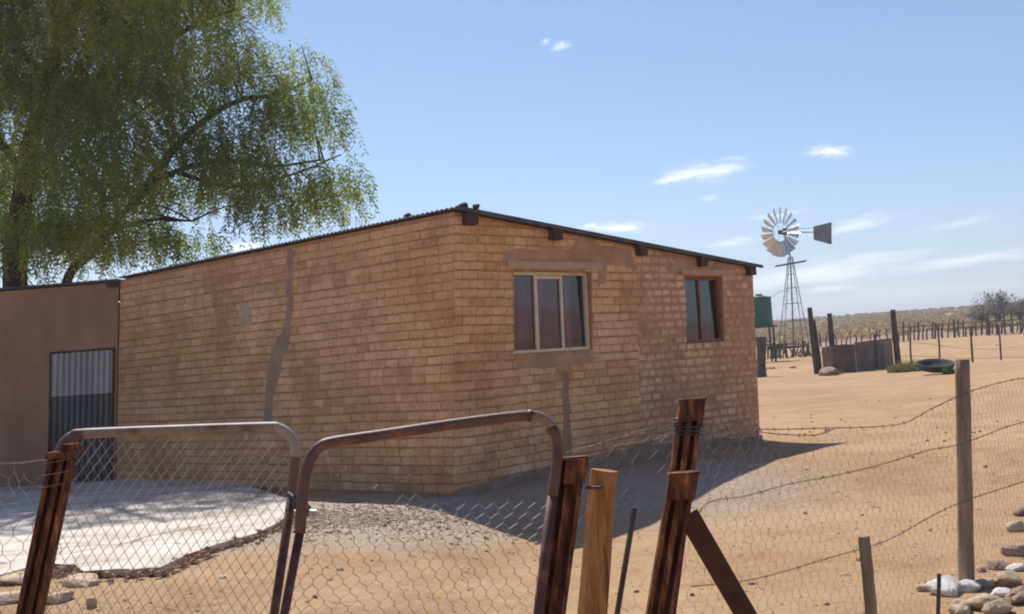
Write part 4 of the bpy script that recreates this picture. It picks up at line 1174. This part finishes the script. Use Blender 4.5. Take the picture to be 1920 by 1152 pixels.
# curved corrugated iron sheets
def curved_sheet(px, pts_top, pts_bot, mat, name):
    pass
def sheet(pts, Y0, Y1, mat, label):
    """pts: list of (px, ytop, ybot)"""
    cols = []
    n = len(pts); 
    for i, (px, yt, yb) in enumerate(pts):
        Y = Y0 + (Y1 - Y0) * i / (n - 1) - 1.0 * math.sin(math.pi * i / (n - 1)) * .6
        B = at(px, yt, Y); A = at(px, yb, Y); A = Vector((B.x, B.y, terrain(B.x, B.y) - .03)); cols.append((A, B))
    m = MB(); rows = 40; nn = (n - 1) * 10
    for j in range(rows + 1):
        for i in range(nn + 1):
            t = i / 10; k = min(n - 2, int(t)); f = t - k
            A = cols[k][0].lerp(cols[k + 1][0], f); B = cols[k][1].lerp(cols[k + 1][1], f); p = A.lerp(B, j / rows)
            p = p + Vector((0, -1, 0)) * (.008 * math.sin(j * 2 * math.pi / 5)); m.v.append(tuple(p))
    for j in range(rows):
        for i in range(nn): q = j * (nn + 1) + i; m.f.append((q, q + 1, q + nn + 2, q + nn + 1)); m.r.append(0)
    c = (cols[0][0] + cols[-1][0]) / 2
    o = m.build('corrugated_sheet', mat, None, Vector((c.x, c.y, c.z)), smooth=True); tag(o, label, 'iron sheet'); return o
sheet([(1540, 652, 694), (1560, 648, 700), (1580, 646, 702), (1602, 646, 702)], 49.5, 48.0, simple('rusty_sheet_iron', (.085, .055, .042), (.17, .115, .085), 3, .8, .1, .2, .01), 'dark rusty corrugated iron sheet standing curved beside the leaning post')
sheet([(1602, 643, 700), (1630, 639, 696), (1655, 636, 690), (1672, 634, 684)], 48.3, 51, DIRTYIRON, 'grey corrugated iron sheet standing right of the dark rusty one')
# thick dark stump post by the house end
m = MB(); A = at(1428, 712, 50); A.z = terrain(A.x, A.y) - .05; B = at(1427, 632, 50); m.tube([A, A.lerp(B, .3), A.lerp(B, .7), B], [.22, .17, .17, .22], 9)
tag(m.build('drum_post', DARKIRON, None, A), 'thick dark post beside the end of the house, below the green tank', 'post')
# half tyre / basin
bc = ground(1756, 702); bc.z = terrain(bc.x, bc.y); basin = thing('drinking_trough', bc, 'dark tilted rubber trough on the sand behind the grey fence post', 'trough')
m = MB(); n = 24; prof = [(.45, 0), (.72, .10), (.80, .34), (.84, .40), (.78, .42), (.70, .30), (.60, .12), (0, .10)]
sc_ = (at(1792, 690, bc.y).x - at(1720, 690, bc.y).x) / 2 / .84
for r_, z_ in prof:
    for j in range(n):
        x, y = r_ * math.cos(6.2832 * j / n), r_ * math.sin(6.2832 * j / n); z_t = z_ * .85 + y * .22
        m.v.append((bc.x + x * sc_, bc.y + y * sc_, bc.z + (z_t + .16) * sc_ + .0))
for i in range(len(prof) - 1):
    for j in range(n): m.f.append((i * n + j, i * n + (j + 1) % n, (i + 1) * n + (j + 1) % n, (i + 1) * n + j)); m.r.append(0)
m.build('bowl', RUBBER, basin, smooth=True)
def tuft(name, c, rx, ry, h, n, mat, label, cat='plant', kind=None, lw=.03):
    m = MB()
    for _ in range(n):
        a = rr.uniform(0, 6.28); q = math.sqrt(rr.random()); p = Vector((c.x + math.cos(a) * q * rx, c.y + math.sin(a) * q * ry, 0)); p.z = terrain(p.x, p.y)
        d = Vector((rr.uniform(-.5, .5), rr.uniform(-.5, .5), 1)).normalized(); L = h * rr.uniform(.4, 1) * (1 - .5 * q); s = d.cross(Vector((rr.uniform(-1, 1), rr.uniform(-1, 1), 0))).normalized() * lw
        m.face([p - s, p + s, p + d * L], rr.random())
    o = m.build(name, mat, None, c); return tag(o, label, cat, None, kind)
tc = ground(1705, 697); tuft('weed_tuft', tc, .75, .5, .65, 700, WEED, 'dry green weed tuft on the sand left of the dark trough')
tc = onground(bc.x + .1, bc.y - .85); tuft('weed_tuft', tc, .18, .12, .42, 160, leaf_mat('green_leaf', [(0, (.03, .07, .025)), (1, (.08, .15, .06))]), 'small bright green plant growing against the front of the trough')

# stick kraal behind the windmill
kr = thing('stick_kraal', Vector((at(1470, 670, 78).x, 78, .5)), 'crooked stick kraal fence under the windmill', 'fence')
for k in range(44):
    px = 1424 + k * 2.5 + rr.uniform(-2, 2); h = rr.uniform(16, 34); yb = 676 - (px - 1424) * .05 + rr.uniform(-3, 2)
    m = MB(); stick(m, (px + rr.uniform(-5, 4), yb - h), (px, yb), 76 + rr.uniform(0, 5), rr.uniform(.03, .08), 5, .12); m.build('stick', DARKPOST if rr.random() < .7 else POSTW, kr)
for k in range(5):
    y = 640 + rr.uniform(0, 20); m = MB(); stick(m, (1424 + rr.uniform(-5, 30), y), (1500 + rr.uniform(-30, 25), y - 4 + rr.uniform(-5, 5)), 77, .045, 5, .1, False); m.build('rail', DARKPOST, kr)
# far kraal along the foot of the slope
fk = thing('post_kraal', Vector((at(1810, 628, 103).x, 103, .8)), 'long far row of uneven dark kraal posts at the edge of the scrub', 'fence')
px = 1694
while px < 1935:
    yb = 633 - (px - 1694) * .045 + rr.uniform(-1, 1); h = rr.uniform(14, 30) 
    m = MB(); stick(m, (px + rr.uniform(-3, 2), yb - h), (px, yb), 102 + rr.uniform(-1, 3), rr.uniform(.05, .10), 5, .08); m.build('post', DARKPOST, fk)
    px += rr.uniform(3.5, 12)
px = 1530
while px < 1694:
    yb = 645 - (px - 1530) * .06; m = MB(); stick(m, (px + rr.uniform(-3, 2), yb - rr.uniform(10, 26)), (px, yb), 108, rr.uniform(.04, .08), 4, .1); m.build('post', DARKPOST, fk); px += rr.uniform(6, 14)
m = MB()
for dy in (0, 9): m.tube([at(1690, 614 + dy, 102), at(1790, 607 + dy, 102), at(1935, 598 + dy, 103)], .04, 4)
m.build('rail', DARKPOST, fk)
# shelter
sh = thing('pole_shelter', Vector((at(1885, 620, 99).x, 99, .7)), 'low shelter of dark poles with a pale beam at the far right edge', 'shelter')
for px in (1852, 1866, 1882, 1896, 1911, 1932, 1950):
    m = MB(); stick(m, (px, 586 - (px - 1850) * .05), (px + 3, 624), 99 + rr.uniform(-.3, 1.8), .07, 5, .03); m.build('post', DARKPOST, sh)
m = MB(); a, b = at(1848, 586, 98.8), at(1955, 581, 98.8); m.box((a + b) / 2, (b - a) / 2, Vector((0, .12, 0)), Vector((0, 0, .06))); m.box((a + b) / 2 + Vector((0, 1.6, 0)), (b - a) / 2, Vector((0, .12, 0)), Vector((0, 0, .06)))
m.box((a + b) / 2 + Vector((0, .8, .08)), (b - a) / 2, Vector((0, .95, 0)), Vector((0, 0, .015))); m.build('roof', POSTW, sh)
# small dark stones in the far yard and a pale one
for k, (px, py, s, mt, lab) in enumerate([(1447, 692, .28, BSTONE, 'dark flat stone on the sand left of the windmill base'), (1487, 690, .26, BSTONE, 'dark flat stone on the sand in front of the windmill tower'), (1867, 647, .22, WSTONE, 'white stone on the far sand beyond the wire')]):
    p = ground(px, py); rock('rock', p, s, s * .7, s * .35, mt, 90 + k, lab, 'rock', None)

# scrub on the slope (uncountable) and a few trees one can tell apart
def bush(m, c, w, h, n, r, lw):
    for _ in range(n):
        a = r.uniform(0, 6.283); e = r.uniform(-.2, 1.3); q = r.random() ** .4
        p = c + Vector((math.cos(a) * math.cos(e) * w * q, math.sin(a) * math.cos(e) * w * q, (math.sin(e) * h * q + h * .25)))
        d = Vector((r.gauss(0, 1), r.gauss(0, 1), r.gauss(0, 1))).normalized() * lw; s = d.cross(Vector((r.gauss(0, 1), r.gauss(0, 1), r.gauss(0, 1)))).normalized() * lw * .6
        m.face([p - d, p + s, p + d, p - s], r.random())
m = MB(); br_ = random.Random(31)
for _ in range(2100):
    t = br_.random(); Y = 118 + 380 * t ** 1.2; u = br_.uniform(1380, 2100); p = at(u, 600, Y)
    w = br_.uniform(.3, 1.1); c = onground(p.x, p.y); bush(m, c, w, w * .7, 40, br_, .09 + Y * .0005)
for _ in range(700):
    a = br_.uniform(0, 6.283); d = br_.uniform(130, 460); x, y = d * math.sin(a), d * math.cos(a); w = br_.uniform(.8, 2.5)
    if y > 0 and abs(x) < y * .5: continue
    bush(m, onground(x, y), w, w * .8, 14, br_, .35)
tag(m.build('scrub', DRYLEAF), 'dry brown scrub covering the low slope under the horizon', 'scrub', kind='stuff')
def bare_tree(px, py_top, py_base, Y, w, n, label, seed):
    r = random.Random(seed); A = at(px, py_base, Y); A.z = terrain(A.x, A.y); B = at(px, py_top, Y); h = B.z - A.z
    root = thing('bare_tree', A, label, 'tree', None); m = MB(); lf_ = MB()
    m.tube([A - Vector((0, 0, .1)), A + Vector((.1, 0, h * .35))], [.16, .11], 6)
    for _ in range(n):
        a = r.uniform(0, 6.283); e = r.uniform(.1, 1.45); q = r.uniform(.55, 1)
        T = A + Vector((math.cos(a) * math.cos(e) * w * q, math.sin(a) * math.cos(e) * w * q, h * (.3 + .68 * math.sin(e) * q)))
        S = A + Vector((.1 * r.random(), 0, h * r.uniform(.15, .35))); mid_ = S.lerp(T, .5) + Vector((r.uniform(-.2, .2), 0, r.uniform(-.1, .25)))
        m.tube([S, mid_, T], [.05, .03, .01], 3, 0, False)
        for _ in range(26):
            p = mid_.lerp(T, r.uniform(.2, 1.1)) + Vector((r.gauss(0, .22), r.gauss(0, .22), r.gauss(0, .18))); d = Vector((r.gauss(0, 1), r.gauss(0, 1), r.gauss(0, 1))).normalized() * .10
            s = d.cross(Vector((r.gauss(0, 1), r.gauss(0, 1), 1))).normalized() * .05; lf_.face([p - d, p + s, p + d, p - s], r.random())
    m.build('trunk', BARK, root); lf_.build('crown', simple_dry, root)
simple_dry = leaf_mat('thorn_leaf', [(0, (.11, .105, .09)), (.5, (.17, .155, .13)), (1, (.25, .22, .19))], .2)
bare_tree(1872, 541, 600, 128, 3.0, 60, 'larger grey thorn tree on the horizon at the right, with a rounded top', 1)
bare_tree(1912, 548, 600, 131, 2.4, 46, 'smaller grey thorn tree at the right edge, beside the larger one', 2)
bare_tree(1842, 566, 602, 125, 1.8, 34, 'lowest grey thorn bush on the horizon, left of the two thorn trees', 3)

# ------------------------------------------------------------------ sky, clouds, sun
SUN = Vector((-.24, .67, 1)).normalized()
w = D.worlds.new('World'); sc.world = w; w.use_nodes = True; nt = w.node_tree; bg = nt.nodes['Background']
sky = N(nt, 'ShaderNodeTexSky', sky_type='NISHITA'); sky.sun_disc = False
sky.sun_elevation = math.asin(SUN.z); sky.sun_rotation = math.atan2(SUN.x, SUN.y)
sky.altitude = 1000; sky.air_density = 1.0; sky.dust_density = 1.2; sky.ozone_density = 2.0
tcn = N(nt, 'ShaderNodeTexCoord'); gen = tcn.outputs['Generated']
acc = None
def cloud(px, py, wpx, hpx, amt, slope=-.07, seed=0, thr=(.38, .62)):
    """soft wisp centred on a direction; sizes in radians * F"""
    global acc
    c = ray(px, py); rt = Vector((c.y, -c.x, 0)).normalized(); up_ = rt.cross(c).normalized()
    rt2 = rt * math.cos(slope) + up_ * math.sin(slope); up2 = up_ * math.cos(slope) - rt * math.sin(slope)
    vs = []
    for ax, sz in ((rt2, wpx / F), (up2, hpx / F)):
        sub = N(nt, 'ShaderNodeVectorMath', operation='DOT_PRODUCT'); nt.links.new(gen, sub.inputs[0]); sub.inputs[1].default_value = ax
        o_ = ax.dot(c); ma = N(nt, 'ShaderNodeMath', operation='MULTIPLY_ADD'); nt.links.new(sub.outputs['Value'], ma.inputs[0]); ma.inputs[1].default_value = 1 / sz; ma.inputs[2].default_value = -o_ / sz; vs.append(ma.outputs[0])
    cb = N(nt, 'ShaderNodeCombineXYZ'); nt.links.new(vs[0], cb.inputs[0]); nt.links.new(vs[1], cb.inputs[1]); cb.inputs[2].default_value = seed
    nz = N(nt, 'ShaderNodeTexNoise'); nt.links.new(cb.outputs[0], nz.inputs['Vector']); nz.inputs['Scale'].default_value = 1.5; nz.inputs['Detail'].default_value = 6; nz.inputs['Roughness'].default_value = .6
    ln = N(nt, 'ShaderNodeVectorMath', operation='MULTIPLY'); nt.links.new(cb.outputs[0], ln.inputs[0]); ln.inputs[1].default_value = (1, 1, 0)
    l2 = N(nt, 'ShaderNodeVectorMath', operation='LENGTH'); nt.links.new(ln.outputs[0], l2.inputs[0])
    fall = maprange(nt, l2.outputs['Value'], 0.0, 1.6, .42, -.45)
    sm = N(nt, 'ShaderNodeMath', operation='ADD'); nt.links.new(fall, sm.inputs[0]); nt.links.new(nz.outputs['Fac'], sm.inputs[1])
    mr = N(nt, 'ShaderNodeMapRange', interpolation_type='SMOOTHERSTEP'); nt.links.new(sm.outputs[0], mr.inputs[0])
    for k, x in zip((1, 2, 3, 4), (thr[0] - .02, thr[1] + .40, 0, amt)): mr.inputs[k].default_value = x
    # only the forward hemisphere
    fwd = N(nt, 'ShaderNodeVectorMath', operation='DOT_PRODUCT'); nt.links.new(gen, fwd.inputs[0]); fwd.inputs[1].default_value = c
    gt = N(nt, 'ShaderNodeMath', operation='GREATER_THAN'); nt.links.new(fwd.outputs['Value'], gt.inputs[0]); gt.inputs[1].default_value = 0
    mu = N(nt, 'ShaderNodeMath', operation='MULTIPLY'); nt.links.new(mr.outputs[0], mu.inputs[0]); nt.links.new(gt.outputs[0], mu.inputs[1])
    if acc is None: acc = mu.outputs[0]
    else:
        mx = N(nt, 'ShaderNodeMath', operation='MAXIMUM'); nt.links.new(acc, mx.inputs[0]); nt.links.new(mu.outputs[0], mx.inputs[1]); acc = mx.outputs[0]
cloud(1325, 322, 120, 24, .95, .04, 1)
cloud(1262, 336, 60, 12, .6, .15, 15)
cloud(1556, 284, 52, 16, .8, -.12, 2)
cloud(1168, 427, 85, 13, .85, -.06, 3)
cloud(1105, 424, 30, 9, .7, 0, 13)
cloud(1052, 86, 26, 13, .45, .2, 4)
cloud(1022, 78, 14, 10, .3, 0, 14)
cloud(1378, 455, 62, 16, .5, 0, 5)
cloud(1328, 372, 28, 11, .3, 0, 6)
cloud(1455, 404, 80, 10, .4, .05, 7)
cloud(1590, 424, 120, 18, .5, .12, 8)
cloud(1800, 420, 110, 14, .25, .10, 9)
cloud(1540, 510, 240, 34, .75, .05, 10)
cloud(1800, 490, 220, 18, .55, .06, 11)
cloud(1560, 540, 80, 15, .6, .0, 12)
cloud(455, 462, 60, 18, .8, 0, 16)
cloud(1700, 560, 420, 40, .30, .03, 17)
tint = mix(nt, 1.0, sky.outputs[0], (.88, .92, 1.02), 'MULTIPLY')
cm = mix(nt, acc, tint, (11.0, 11.0, 11.4))
nt.links.new(cm, bg.inputs['Color']); bg.inputs['Strength'].default_value = .082
sl_ = D.lights.new('sun', 'SUN'); sl_.energy = 3.75; sl_.angle = R(.5); sl_.color = (1, .95, .87)
so = D.objects.new('sun', sl_); COL.objects.link(so); so.rotation_euler = SUN.to_track_quat('Z', 'Y').to_euler(); so.location = (0, 0, 40)

vs_ = sc.view_settings; vs_.view_transform = 'Standard'; vs_.look = 'None'; vs_.gamma = 1; vs_.exposure = 0.58
sc.render.engine = 'CYCLES'; sc.cycles.filter_width = 2.0; sc.cycles.max_bounces = 6; sc.cycles.use_denoising = True

hz = D.materials.new('haze'); hz.use_nodes = True; hn = hz.node_tree; hn.nodes.clear()
ho = N(hn, 'ShaderNodeOutputMaterial'); pv = N(hn, 'ShaderNodeVolumePrincipled'); pv.inputs['Color'].default_value = (.84, .88, .99, 1); pv.inputs['Density'].default_value = .0008; pv.inputs['Anisotropy'].default_value = .3
hn.links.new(pv.outputs[0], ho.inputs['Volume'])
m = MB(); zlo = min(v.co.z for v in D.objects['ground'].data.vertices) + D.objects['ground'].location.z - 1
m.box(Vector((0, 0, (zlo + 40) / 2)), Vector((3600, 0, 0)), Vector((0, 3600, 0)), Vector((0, 0, (40 - zlo) / 2)))
tag(m.build('haze', hz), kind='stuff')
